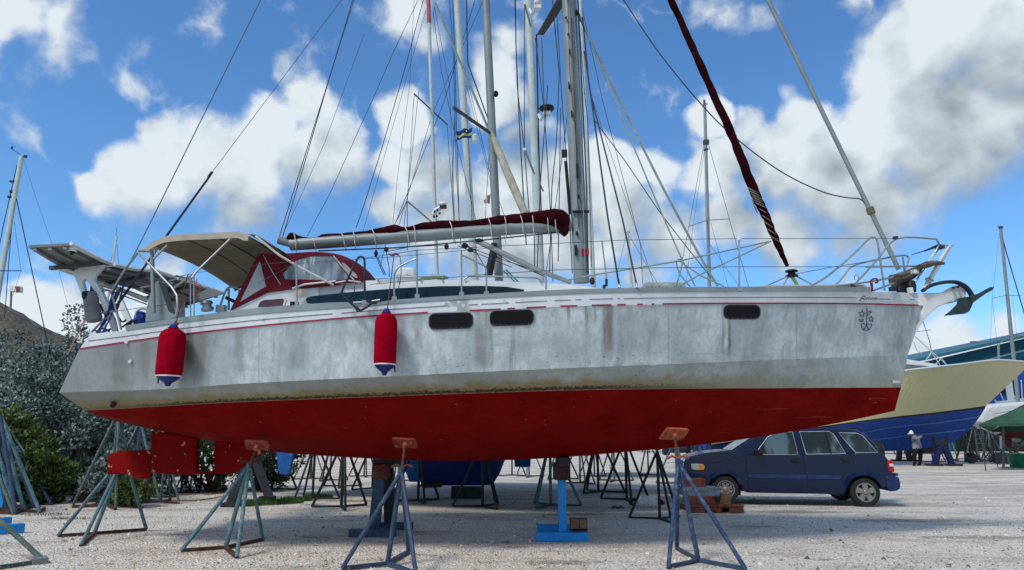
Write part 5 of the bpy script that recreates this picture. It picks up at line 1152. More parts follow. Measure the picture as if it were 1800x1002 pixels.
w1 = window([(768,284),(800,240),(870,158),(935,127),(1050,122),(1066,285)], car); w2_ = window([(1122,280),(1100,120),(1305,118),(1335,140),(1392,275)], car); w3 = window([(1462,268),(1415,200),(1370,128),(1490,130),(1530,148),(1608,266)], car)
q = MB(); q.bar(c2(1278,120,gy(120)-.02), c2(1292,276,gy(276)-.02), .02, .02); q.build('window_bar', M['black'], w2_)
for (x, z, r, xx) in ((972, 200, .10, 0), (1230, 190, .08, 0)):
    q = MB(); q.lathe(c2(x, z - 25, .3), c2(x, z + 60, .3), [(0, r * .6), (.3, r), (.7, r), (1, r)], 12); q.build('headrest', M['darkgrey'], car)
seam([(695,285),(700,400),(705,545)]); seam([(1098,286),(1108,420),(1112,550)]); seam([(1075,130),(1098,286)], gy(200) - .05) if 0 else None; seam([(1420,276),(1440,330),(1440,350),(1380,400),(1350,460)]); seam([(300,330),(420,345),(520,335),(695,290)], -.004, .005)
for (x, z) in ((1040, 328), (1385, 322)):
    q = MB(); q.box(c2(x, z, -.015), (.17, .03, .06)); q.build('door_handle', M['black'], car, bevel=.012)
q = MB(); q.prism([c2(x, z, -.02) for x, z in ((705,425),(1108,425),(1108,452),(705,447))], (0, .03, 0)); q.build('side_moulding', trimb, car, bevel=.006); q = MB(); q.prism([c2(x, z, -.02) for x, z in ((1116,425),(1340,428),(1335,452),(1116,452))], (0, .03, 0)); q.build('side_moulding', trimb, car, bevel=.006)
for (cx, cz, r, a0, a1) in ((543,515,128,10,150),(1492,540,150,18,160)):
    q = MB(); A = arc(cx, cz, r, a0, a1, 18); Bq = arc(cx, cz, r - 32, a0, a1, 18)
    for i in range(18):
        k0 = len(q.v); q.v += [c2(*A[i], -.004), c2(*A[i + 1], -.004), c2(*Bq[i + 1], -.04), c2(*Bq[i], -.04), c2(*Bq[i + 1], .06), c2(*Bq[i], .06)]; q.face((k0, k0 + 1, k0 + 2, k0 + 3)); q.face((k0 + 3, k0 + 2, k0 + 4, k0 + 5))
    q.build('wheel_arch_flare', paint, car, smooth=True)
bump = mat('bumper_blue_black', (.008, .016, .045), .45)
prism2('rear_bumper', [(1690,420),(1728,436),(1734,470),(1730,510),(1705,528),(1655,532),(1640,500),(1640,425)], -.02, W_ + .02, mat('bumper_blue', (.014,.028,.09), .4), car, .03)
prism2('front_bumper', [(240,400),(262,395),(410,418),(432,470),(425,505),(270,480),(244,455)], -.02, W_ + .02, bump, car, .03)
prism2('sill', [(690,520),(1352,520),(1352,556),(690,552)], .02, W_ - .02, bump, car, .01)
q = MB(); q.prism([c2(x, z, -.012) for x, z in ((306,352),(345,350),(392,354),(404,368),(400,392),(350,397),(308,390))], (0, .05, 0)); hl = q.build('headlight', mat('headlamp_lens', (.35,.38,.36), .1, .2), car, bevel=.008)
q = MB(); q.prism([c2(x, z, -.016) for x, z in ((364,354),(392,357),(402,369),(398,392),(362,395))], (0, .02, 0)); q.build('indicator', mat('orange_lens', (.7,.2,.02), .2), hl)
q = MB(); q.prism([c2(x, z, -.014) for x, z in ((1662,322),(1690,318),(1700,345),(1702,396),(1680,402),(1664,385))], (0, .25, 0)); tl = q.build('tail_light', mat('red_lens', (.45,.01,.015), .15), car, bevel=.008)
q = MB(); q.prism([c2(x, z, -.02) for x, z in ((1672,342),(1698,342),(1699,362),(1672,360))], (0, .02, 0)); q.build('reversing_lens', mat('clear_lens', (.7,.6,.6), .15), tl)
q = MB(); q.box(c2(785, 268, -.08), (.16, .16, .13)); q.build('wing_mirror', M['black'], car, bevel=.03)
q = MB(); q.quad(c2(608,258,.09), c2(788,143,.18), c2(788,143,W_-.18), c2(608,258,W_-.09)); q.v = [v + Vector((-.012, 0, .014)) for v in q.v]; q.build('windscreen', mat('windscreen_glass', (.25,.29,.29), .06, coat=.5), car)
q = MB(); q.tube([c2(600,255,.3), c2(640,244,.7)], .01, 5); q.build('wiper', M['black'], car)
q = MB(); q.bar(c2(1080,84,.32), c2(1500,98,.32), .03, .03); q.bar(c2(1080,84,W_-.32), c2(1500,98,W_-.32), .03, .03); q.build('roof_rail', M['black'], car)
q = MB(); q.lathe(c2(1652,285,W_*.55), c2(1730,290,W_*.55), [(0,.2),(.1,.31),(.4,.34),(.8,.32),(1,.24)], 24); q.build('spare_wheel', M['black'], car, smooth=True)
q = MB(); q.box(c2(1715,418,.25), (.12,.3,.05)); q.build('number_plate_lamp', M['black'], car)
q = MB(); q.box(c2(1000,505,W_*.5), (2.0, W_*.8, .25)); q.build('underbody', M['black'], car)
for x in (543, 1492):
    q = MB(); q.box(c2(x, 500, W_*.55), (.75, W_*.55, .5)); q.build('wheel_well', M['black'], car)
q = MB()
for i in range(5): q.bar(c2(252, 335 + i * 12, .3), c2(250, 335 + i * 12, W_ - .3), .02, .015)
q.build('grille', M['black'], car)
def wheel(cx, cz, y, r, kind, flip=1):
    c = c2(cx, cz, y); w = .21
    q = MB(); pr = [(0, .62), (.0, .70), (.02, .93), (.15, .99), (.5, 1.0), (.85, .99), (.98, .93), (1, .7), (1, .62)]
    q.lathe(c, c + Vector((0, w * flip, 0)), [(t, r * f) for t, f in pr], 36, cap=False); wh = q.build('wheel', M['black'] if 0 else mat('tyre_rubber', (.022,.022,.023), .85, bump=.4, bs=60), car, smooth=True)
    rm = mat('dusty_alloy', (.24,.225,.20), .5, .4)
    q = MB(); q.lathe(c + Vector((0, .03 * flip, 0)), c + Vector((0, .16 * flip, 0)), [(0, r * .63), (.0, r * .60), (.3, r * .55), (.35, .02)], 30); q.build('brake_dish', M['black'], wh)
    q = MB(); q.lathe(c + Vector((0, -.004 * flip, 0)), c + Vector((0, .06 * flip, 0)), [(1, r * .56), (0, r * .585), (0, r * .655), (1, r * .63)], 36, cap=False)
    if kind == 'alloy':
        for k in range(5):
            a = R(90 + 72 * k); d = Vector((math.cos(a), 0, math.sin(a))); n = Vector((-math.sin(a), 0, math.cos(a))); y_ = Vector((0, .0, 0))
            q.prism([c + d * r * .10 + n * r * .13, c + d * r * .60 + n * r * .20, c + d * r * .60 - n * r * .20, c + d * r * .10 - n * r * .13], (0, .03 * flip, 0))
        q.lathe(c + Vector((0, -.02 * flip, 0)), c + Vector((0, .03 * flip, 0)), [(0, r * .10), (.2, r * .15), (1, r * .2)], 18)
    else:
        q.lathe(c + Vector((0, .01 * flip, 0)), c + Vector((0, .05 * flip, 0)), [(1, r * .42), (0, r * .46), (.0, r * .50), (1, r * .56)], 30, cap=False)
        for k in range(8):
            a = R(22 + 45 * k); d = Vector((math.cos(a), 0, math.sin(a))); n = Vector((-math.sin(a), 0, math.cos(a)))
            q.prism([c + d * r * .22 + n * r * .10, c + d * r * .50 + n * r * .10, c + d * r * .50 - n * r * .10, c + d * r * .22 - n * r * .10], (0, .03 * flip, 0))
        q.lathe(c + Vector((0, -.02 * flip, 0)), c + Vector((0, .03 * flip, 0)), [(0, r * .10), (.3, r * .2), (1, r * .28)], 18)
    q.build('rim', rm, wh)
    return wh
wheel(1497, 540, -.01, .298, 'alloy'); wheel(543, 530, -.01, .288, 'steel'); wheel(1480, 540, W_, .298, 'alloy', -1); wheel(530, 530, W_, .298, 'steel', -1)
car.location = cyw; car.rotation_euler = (0, 0, -.16)
# ================================================================ other yachts behind (masts, rigging, hulls)
def bgyacht(label, Y, base, top, wpx, mm, hullc, zk=.35, L=10., bow=1, zb=1.05, redtop=None, sprs=(), stays=(), furl=None, hullx=None, extend=0):
    """base/top are points of the mast in the photograph; the mast is carried on past the frame by extend pixels"""
    bx, by = base; tx, ty = top
    if extend: k = extend / (by - ty); tx, ty = tx + (tx - bx) * k, ty - extend
    A = at(bx, by, Y); T = at(tx, ty, Y); d = (A - T).normalized(); D = T + d * ((T.z - 2.9) / -d.z)
    t = thing('moored_yacht', label, 'sailing yacht', (D.x, Y, 0), 'other yachts propped up behind')
    r = pm(wpx / 2, Y) * (1 if abs(by - 500) < 200 else 1)
    q = MB(); q.tube([D, D.lerp(T, .5), T], [r, r * .98, r * .82], 14, flat=.75); m = q.build('mast', mm, t, smooth=True)
    if redtop:
        q = MB(); p0, p1 = at(*redtop[0], Y), at(*redtop[1], Y); q.tube([p0, p1], [r * 1.12, r * 1.12], 14, flat=.75); q.build('mast_band', mat('faded_red_band', (.42,.09,.07), .6), m)
    for (a, b, w, mc) in sprs:
        q = MB(); P0, P1 = at(a[0], a[1], a[2] if len(a) > 2 else Y), at(b[0], b[1], b[2] if len(b) > 2 else Y); q.tube([P0, P1], pm(w, Y), 6); q.build('spreader', M[mc], m)
    for s in stays: rig(s[0], s[1], s[2] if len(s) > 2 else 'wire', Y, par=t, name='stay', n=4)
    # hull
    X = D.x if hullx is None else hullx; q = MB(); N = 16; prof = []
    for i in range(N + 1):
        s = i / N; x = X + bow * (-L * .45 + L * s); w = 1.6 * (math.sin(math.pi * min(1, .22 + s * .78)) ** .75 if s < 1 else 0.02); w = max(w, .02); z0 = zb + .45 * abs(s - .45) ** 2 * 4; z1 = 2.35 + .5 * s * s
        prof.append([(x, -w, z1), (x, -w * .93, 1.75), (x, -w * .6, min(1.7, z0 + .2)), (x, 0, z0), (x, w * .6, min(1.7, z0 + .2)), (x, w * .93, 1.75), (x, w, z1)])
    for p in prof: q.v += [Vector((a, Y + b, c)) for a, b, c in p]
    for i in range(N):
        for j in range(6): k = i * 7 + j; q.face((k, k + 7, k + 8, k + 1), 0 if j in (0, 5) else 1)
    q.face(range(7)); q.face(range(N * 7, N * 7 + 7)); h = q.build('hull', [mat('plain_white_hull', (.6,.62,.62), .4), hullc], t, smooth=True)
    q = MB()
    for i in range(N): k = i * 7; q.quad(q_(prof[i][0], Y), q_(prof[i + 1][0], Y), q_(prof[i + 1][6], Y), q_(prof[i][6], Y))
    q.build('deck', M['white'], t)
    q = MB(); q.box((X, Y, 2.75), (L * .38, 1.9, .5)); q.build('cabin', M['white'], t, bevel=.1)
    if zk >= zb: return t, m, D, T
    q = MB(); q.prism([(X - .2, Y - .12, 1.1), (X + 1.5, Y - .12, 1.1), (X + 1.2, Y - .12, zk), (X + .1, Y - .12, zk)], (0, .24, 0)); q.build('keel', hullc, t, bevel=.03)
    q = MB(); xr = X - bow * L * .38; q.prism([(xr - .25, Y - .05, 1.5), (xr + .25, Y - .05, 1.4), (xr + .2, Y - .05, zk + .35), (xr - .18, Y - .05, zk + .35)], (0, .1, 0)); q.build('rudder', hullc, t, bevel=.02)
    return t, m, D, T
def q_(p, Y): return (p[0], Y + p[1], p[2])
blueh = mat('blue_antifoul', (.012, .035, .20), .6, var=.2); redh = mat('dark_red_antifoul', (.09,.015,.012), .7); blk = mat('black_antifoul', (.015,.015,.02), .7); brtb = mat('bright_blue_antifoul', (.012,.10,.32), .6, var=.2)
t1, m1, D1, T1 = bgyacht('yacht behind with a white mast whose top is painted red', 18, (768,480), (753,0), 9.5, M['whitemast'], brtb, extend=330, redtop=((751.5,-45),(754.3,41)),
  sprs=[((728,165,16.8),(757,192),1.5,'darkgrey'),((757,192),(786,219,19.4),1.5,'darkgrey'),((715,353,16.8),(762,393),1.6,'alu')],
  stays=[([(735,0),(690,95),(655,175),(580,340),(540,415)],.45),([(744,0),(712,120),(672,258),(640,360),(626,400)],.6),([(728,0),(720,150),(700,300),(690,400)],.3),([(748,20),(640,400),(628,440)],.3),([(761,20),(775,120),(800,240),(840,400)],.4),([(763,10),(790,150),(800,400)],.35),([(716,353),(680,420),(668,470)],.5),([(716,353),(716,440)],.5),([(728,165),(716,353)],.4),([(786,219),(800,420)],.4),([(736,160),(710,400)],.4)], hullx=-2.6, L=7.5, zb=1.2, bow=-1)
q = MB(); c = at(778,359,17.6); q.lathe(c + Vector((0,0,.06)), c - Vector((0,0,.06)), [(0,.05),(.3,.11),(.6,.12),(1,.09)], 16); ptube(q, [(761,378,17.6),(766,370,17.6),(776,364,17.6)], 4.5, 17.6, 6); ptube(q, [(765,378,17.6),(765,392,17.6)], 2, 17.6); q.build('wind_generator_bracket', M['radome'], m1)
q = MB()
for x, y in ((764,372),(769,369),(773,375),(768,380),(783,362),(763,381)): q.box(at(x, y, 17.4), (.05,.04,.05))
q.box(at(779,364,17.5), (.17,.17,.05)); tag(q.build('bracket_fitting', M['black'], m1), kind='stuff')
t2, m2, D2, T2 = bgyacht('yacht behind with a thick tapering white mast and small round radar', 20, (834,480), (803,0), 19, M['whitemast'], redh, extend=260,
  sprs=[((798,190,19),(830,215),1.2,'alu')],
  stays=[([(790,0),(797,100),(802,300),(810,430)],.5),([(796,0),(800,130),(808,420)],.6),([(835,0),(780,180),(716,340),(680,430)],.5),([(805,70),(860,300),(900,420)],.35),([(850,0),(760,200),(700,400)],.4),([(820,150),(870,350),(890,430)],.3)], hullx=-.6, L=7.5, zk=2, zb=1.45)
q = MB(); q.lathe(at(835,236,19.5), at(835,252,19.5), [(0,.04),(.2,.09),(.8,.09),(1,.05)], 14); q.build('radar_reflector', M['radome'], m2)
t3, m3, D3, T3 = bgyacht('yacht behind with a plain grey mast and a long dark spreader', 16, (877,490), (854,0), 16, M['mastalu'], blueh, extend=300,
  sprs=[((797,189,14.6),(868,238,15.9),3.2,'darkgrey')],
  stays=[([(800,190,14.6),(795,320),(800,430)],.5),([(823,240),(830,400)],.4),([(861,245),(852,400),(846,430)],.4),([(906,0),(907,80),(913,220),(925,430)],.9),([(765,5),(862,235)],1.9,'greyrope'),([(820,0),(822,110),(858,210)],1.0)], hullx=-.5, L=7, zk=2, zb=1.45)
q = MB(); q.lathe(at(868,165,15.85), at(876,165,15.85), [(0,.05),(.3,.08),(.7,.07),(1,.04)], 12); q.build('mast_winch', M['black'], m3)
q = MB(); q.tube([at(862,232,15.8), at(875,262,15.8), at(898,318,15.8), at(930,392,15.8)], [.06,.09,.10,.09], 10); tag(q.build('furled_jib', mat('cream_sailcloth', (.42,.39,.30), .85, var=.2), None, smooth=True, org=at(930,392,15.8)), 'cream furled jib slanting down from the grey mast behind', 'furled sail')
q = MB(); ptube(q, [(869,428,15.7),(866,455,15.7),(860,485,15.7)], 6, 15.7, 8); ptube(q, [(868,440,15.7),(858,486,15.7)], 7, 15.7, 8); q.build('black_sail_bag', M['black'], m3, smooth=True)
t4, m4, D4, T4 = bgyacht('yacht behind with a white mast carrying a dark-rimmed radar scanner', 15, (949,480), (928,0), 14.5, M['whitemast'], blk, extend=300,
  sprs=[((922,6,14),(933,46,14.8),2.0,'alu'),((922,262,14),(939,305,14.8),2.0,'alu'),((940,66,15),(945,82,15.2),1.8,'alu'),((947,320,15),(955,336,15.2),1.8,'alu'),((942,70,14.8),(957,200,14.8),.9,'darkgrey')],
  stays=[([(905,0),(909,150),(922,265),(932,400)],.7),([(922,6),(922,262)],.6),([(922,264),(932,395)],.6),([(930,0),(935,200),(940,480)],.7,'darkrope'),([(943,60),(947,260),(955,480)],1.2,'darkrope'),([(1000,180),(985,300),(960,480)],.5)], hullx=.1, L=6.5, zk=2, zb=1.5, bow=-1)
for (x, y, r, dk) in ((961,190,.17,1),(945,4,.09,0)):
    q = MB(); c = at(x, y, 14.3); q.lathe(c + Vector((0,0,.05)), c - Vector((0,0,.05)), [(0,r*.3),(.25,r*.9),(.6,r),(.85,r*.9),(1,r*.5)], 20, mf=lambda k: 1 if (k > 0 and dk) else 0); sc2 = q.build('radar_scanner', [M['radome'], M['black']], m4, smooth=True)
    q = MB(); q.tube([c - Vector((0,0,.06)), c + Vector((-.12,.2,-.18)), at(x - 14, y + 12, 15)], .035, 6); q.box(c + Vector((.0,0,-.13)), (.16,.12,.08)); q.build('scanner_bracket', M['radome'], sc2)
t5, m5, D5, T5 = bgyacht('yacht behind whose slim pale mast stands just forward of the main mast', 19, (1043,490), (1019,0), 8.5, M['whitemast'], redh, extend=200,
  stays=[([(1040,170),(1130,440),(1150,500)],.35),([(1020,0),(1060,180),(1126,430),(1130,500)],.45)], hullx=2.0, L=6, zk=2, zb=1.6, bow=-1)
t6, m6, D6, T6 = bgyacht('far yacht with a slim grey mast showing between the stays ahead of the main mast', 33, (1247,500), (1239,181), 6.5, M['mastalu'], redh,
  sprs=[((1210,398,31.5),(1244,387,33),.8,'alu'),((1244,387,33),(1282,385,34.4),.8,'alu')],
  stays=[([(1239,245),(1211,398),(1190,505)],.35),([(1240,250),(1218,400),(1205,505)],.25),([(1243,245),(1282,385),(1316,505)],.4),([(1249,390),(1280,505)],.25),([(1248,430),(1300,505)],.3),([(1236,185),(1240,380)],.15)], hullx=9.3, L=5.2, zb=1.7, zk=2)
q = MB(); q.tube([at(1238,176,33), at(1238,186,33)], .06, 6); q.tube([at(1239,183,33), at(1244,183,33)], .03, 5); q.box(at(1241,250,33), (.26,.2,.2)); q.box(at(1241,263,33), (.2,.2,.06)); q.build('masthead_fitting', M['darkgrey'], m6)
t7, m7, D7, T7 = bgyacht('yacht at the far left with a leaning white mast above the mound', 22, (3,476), (38,274), 10.5, M['whitemast'], blk,
  sprs=[((-14,476,21),(38,476,22),.9,'bluerope')],
  stays=[([(28,345),(85,610)],.8,'darkrope'),([(20,400),(8,560)],.7,'darkrope'),([(40,275),(62,345),(92,430),(160,700)],.22),([(25,390),(37,476),(22,520)],.25),([(30,290),(5,400),(-8,470)],.7,'darkrope')], hullx=-16.5, L=9)
q = MB(); ptube(q, [(38,274),(30,268),(21,262)], .5, 22); q.box(at(21,260,22), (.04,.04,.09)); q.box(at(45,275,22), (.08,.06,.08)); q.box(at(21,319,22), (.12,.08,.05)); q.box(at(20,337,22), (.08,.08,.08)); q.box(at(17,346,22), (.1,.08,.07)); tag(q.build('masthead_fitting', M['darkrope'], m7), kind='stuff')
t8, m8, D8, T8 = bgyacht('far small yacht whose white mast tip shows above the solar panels', 48, (199,458), (205,415), 5, M['whitemast'], redh, stays=[([(203,430),(195,458),(186,505)],.35),([(206,430),(208,458),(212,505)],.35),([(205,400),(205,415)],.3)], hullx=-25, L=9)
t9, m9, D9, T9 = bgyacht('far yacht at the right edge with a leaning grey mast above the blue shed', 42, (1783,640), (1759,402), 6.5, M['mastalu'], redh,
  sprs=[((1744,524,41),(1770,519,42),.7,'alu'),((1770,519,42),(1795,520,43),.7,'alu')],
  stays=[([(1759,405),(1768,440),(1806,570)],.9,'darkrope'),([(1757,410),(1744,524),(1741,610)],.2),([(1744,524),(1752,600)],.2),([(1768,520),(1775,600)],.2),([(1780,520),(1788,600)],.2)], hullx=32, L=9)
q = MB(); q.box(at(1759,400,42), (.2,.15,.14)); ptube(q, [(1753,397),(1764,398)], .4, 42); q.build('masthead_fitting', M['darkgrey'], m9)
t10, m10, D10, T10 = bgyacht('far yacht with a short square-topped mast between the near shrouds', 26, (1110,500), (1103,409), 6, M['whitemast'], blk, stays=[([(1104,411),(1160,505)],.3),([(1101,411),(1085,480)],.25)], hullx=4.6, L=5.5, zb=1.6, zk=2)
q = MB(); ptube(q, [(1099,409),(1107,408)], 1.2, 26); q.build('masthead_crane', M['grey'], m10)
# blue-hulled boat low on the ground seen under the yacht
t = thing('blue_hulled_boat', 'dark blue hull resting low on blocks seen under the yacht amidships', 'boat', (at(820,860,17.5).x, 17.5, 0))
q = MB(); Yb = 17.5; N = 14; secs = []
for i in range(N + 1):
    s = i / N; x0 = at(745, 800, Yb).x; x1 = at(900, 800, Yb).x; x = x0 - 1.8 * 0 + (x1 - x0) * s; w = 1.1 * max(.03, math.cos(max(0, s - .35) / .65 * 1.5)); zb = .28 + max(0, (s - .78) / .22) ** 1.6 * 1.3; secs.append([(x, -w, 1.9), (x, -w * .92, .9 + zb * .3), (x, -w * .35, zb + .04), (x, w * .35, zb + .04), (x, w * .92, .9 + zb * .3), (x, w, 1.9)])
for p in secs: q.v += [Vector((a, Yb + b, c)) for a, b, c in p]
for i in range(N):
    for j in range(5): k = i * 6 + j; q.face((k, k + 6, k + 7, k + 1))
q.face(range(6)); q.face(range(N * 6, N * 6 + 6)); q.build('hull', mat('deep_blue_hull', (.012, .022, .15), .5, var=.15), t, smooth=True)
q = MB(); q.box((at(820,866,Yb).x, Yb, .14), (.7, .4, .26)); q.build('keel_block', M['blacksteel'], t)
q = MB(); q.prism(pl([(736,854),(775,848),(775,857),(745,858)], 16.9), (0, .3, 0)); q.build('fin', M['blacksteel'], t)
# tapered blue rudder hanging behind the stern
q = MB(); q.prism(pl([(486,790),(517,790),(510,830),(505,835),(492,834),(488,825)], 15.5), (0, .12, 0)); tag(q.build('hanging_rudder', brtb, None, org=at(500,830,15.5), bevel=.02), 'tapered bright blue rudder blade hanging beyond the aft stands', 'rudder')
# flags
def flag(label, pts, Y, mats, name='flag', extra=None):
    q = MB(); n = 8; (a, b, c, d) = [at(x, y, Y) for x, y in pts]
    for k in range(2):
        for i in range(n + 1):
            for j in range(5):
                p = a.lerp(b, i / n).lerp(d.lerp(c, i / n), j / 4); p.y += .05 * math.sin(i * 1.2) + k * .008; p.z += .01 * math.sin(i * 1.7 + j); q.v.append(p)
    for k in range(2):
        for i in range(n):
            for j in range(4): o = k * (n + 1) * 5 + i * 5 + j; q.face((o, o + 5, o + 6, o + 1), (1 if j == 2 and len(mats) > 1 else 0))
    o = tag(q.build(name, mats, None, org=a, fixn=False), label, 'flag'); return o, (a, b, c, d)
fo_, cr4 = flag('dark blue flag with a yellow stripe and two white stars flying among the masts', [(801,231),(830,224),(829,241),(804,245)], 17.0, [mat('flag_blue', (.012,.03,.11), .8), mat('flag_yellow', (.42,.40,.12), .8)])
q = MB()
for (x, y, r) in ((820,230.5,1.9),(823.5,227,1.1)):
    q.poly([at(x + r * (1 if k % 2 == 0 else .4) * math.sin(k * math.pi / 5), y - r * (1 if k % 2 == 0 else .4) * math.cos(k * math.pi / 5), 16.93) for k in range(10)])
q.build('star', M['fwhite'], fo_, fixn=False)
flag('small cream grey burgee hanging left of the grey mast', [(850,352),(863,338),(861,358),(851,356)], 15.6, [mat('flag_cream', (.40,.36,.28), .85)])

# ================================================================ big sport boat at the right
sb_ = thing('sport_boat', 'big cream and blue flared motor boat propped up beyond the car', 'motor boat', (at(1600,790,36).x, 36, 0))
YS = 36
SL = {'a': (1250,1815,[(1250,705),(1440,673),(1593,651),(1690,640),(1752,633),(1815,637)],[(1250,2.3),(1600,2.2),(1700,1.5),(1760,.8),(1815,.03)]),
      'b': (1250,1733,[(1250,782),(1440,750),(1550,735),(1660,723),(1733,713.5)],[(1250,2.1),(1500,1.9),(1620,1.1),(1700,.4),(1733,.02)]),
      'b2': (1250,1732,[(1250,785),(1440,752.5),(1550,738),(1660,726.5),(1732,717)],[(1250,2.12),(1500,1.92),(1620,1.12),(1700,.42),(1732,.03)]),
      'c': (1250,1722,[(1250,790),(1440,775),(1560,752),(1650,743),(1722,733)],[(1250,1.6),(1500,1.3),(1620,.75),(1700,.25),(1722,.02)]),
      'd': (1250,1706,[(1250,796),(1440,785),(1600,765),(1650,761),(1706,754)],[(1250,1.1),(1500,.9),(1620,.45),(1706,.02)]),
      'e': (1250,1672,[(1250,802),(1440,796),(1600,791),(1672,779)],[(1250,0),(1672,0)])}
q = MB(); N = 60; ks_ = 'a b b2 c d e'.split()
for side in (0, 1):
    for (A_, B_, mi) in (('a','b',0),('b','b2',2),('b2','c',1),('c','d',1),('d','e',1)):
        i0 = len(q.v)
        for k in range(N + 1):
            for kk in (A_, B_):
                x0, x1, Lp, Bp = SL[kk]; px = x0 + (x1 - x0) * k / N; p = at(px, interp(Lp, px), YS - interp(Bp, px)); 
                if side: p = Vector((p.x, 2 * YS - p.y, p.z))
                q.v.append(p)
        for k in range(N): o = i0 + 2 * k; q.face((o, o + 2, o + 3, o + 1), mi)
shull = q.build('hull', [mat('cream_gelcoat', (.60,.53,.29), .3, var=.04, coat=.3), mat('royal_blue_antifoul', (.008,.05,.27), .5, var=.15), M['black']], sb_, fixn=False)
q = MB()
for kk, c0 in (('c', 0), ('d', 0)):
    x0, x1, Lp, Bp = SL[kk]; q.tube([at(x, interp(Lp, x), YS - interp(Bp, x) - .02) for x in range(1480, x1, 12)], .035, 4)
q.build('spray_rail', mat('scuffed_blue', (.06,.15,.33), .5), shull)
q = MB(); x0, x1, Lp, Bp = SL['a']; P = [at(x, interp(Lp, x), YS - interp(Bp, x) - .02) for x in range(1440, 1816, 8)]; q.tube(P, .05, 6); q.build('rub_rail', M['white'], shull)
q = MB()
for k in range(30):
    xa = 1250 + 565 * k / 30; xb = 1250 + 565 * (k + 1) / 30; a, b = [at(x, interp(SL['a'][2], x), YS - interp(SL['a'][3], x)) for x in (xa, xb)]; q.quad(a, b, Vector((b.x, 2 * YS - b.y, b.z)), Vector((a.x, 2 * YS - a.y, a.z)))
q.build('deck', M['white'], sb_)
q = MB(); P = pl([(1400,680),(1440,640),(1470,610),(1520,606),(1600,632),(1648,640),(1652,644),(1596,652),(1440,682)], YS - 1.5); q.prism(P, (0, 3, 0)); dk = q.build('deckhouse', M['white'], sb_, bevel=.05)
q = MB(); q.prism(pl([(1590,640),(1625,643),(1645,646),(1596,650),(1588,651)], YS - 1.53), (0, .06, 0)); q.build('deckhouse_window', mat('grey_tinted_glass', (.13,.14,.14), .2), dk)
q = MB()
for L in ([(1608,591),(1640,620),(1664,641)], [(1664,641),(1655,630),(1645,640)], [(1638,618),(1632,628),(1628,632)], [(1606,602),(1612,616),(1620,622)], [(1636,617),(1652,641)]): ptube(q, L, .9, YS - 1, 5)
q.build('outrigger', M['whitemast'], sb_); rig([(1621,560),(1634,600),(1641,640)], .5, 'wire', YS, par=sb_); rig([(1612,583),(1636,580)], .4, 'wire', YS, par=sb_)
# A shaped trestles under it
def aframe(label, px, py, h, wpx, m):
    p = atz(px, py); t = thing('boat_trestle', label, 'trestle', p, 'A-frame trestles under the motor boat'); w = pm(wpx, p.y)
    for s in (-1, 1):
        q = MB(); q.bar(p + Vector((s * w, 0, .02)), p + Vector((s * w * .28, 0, h)), .24, .2, up=(0, 1, 0)); q.build('leg', m, t); q = MB(); q.box(p + Vector((s * w * 1.1, 0, .05)), (.6, .5, .1)); q.build('foot', M['blacksteel'], t)
    q = MB(); q.prism([p + Vector(v) for v in ((-w * .8, -.1, h + .35), (-w * .3, -.1, h + .15), (w * .3, -.1, h + .15), (w * .8, -.1, h + .35), (w * .7, -.1, h - .02), (-w * .7, -.1, h - .02))], (0, .3, 0)); q.build('cradle', M['blacksteel'], t)
aframe('violet blue A-frame trestle under the motor boat forefoot, right of the worker', 1659, 819, .95, 15, mat('violet_blue_paint', (.012,.015,.075), .6)); aframe('black A-frame trestle under the motor boat just right of the car tail', 1590, 811, 1.2, 10, M['blacksteel']); aframe('dark A-frame trestle in the shadow under the motor boat, half behind the car', 1520, 806, 1.2, 10, M['blacksteel'])
for (x, l) in ((1596, 'pale drum standing in the shade left of the worker'), (1630, 'pale drum standing in the shade right of the worker')):
    p = atz(x, 795); q = MB(); q.lathe(p, p + Vector((0,0,.8)), [(0,.38),(.05,.4),(.95,.4),(1,.36)], 16); tag(q.build('drum', M['radome'], None, org=p, smooth=True), l, 'drum')
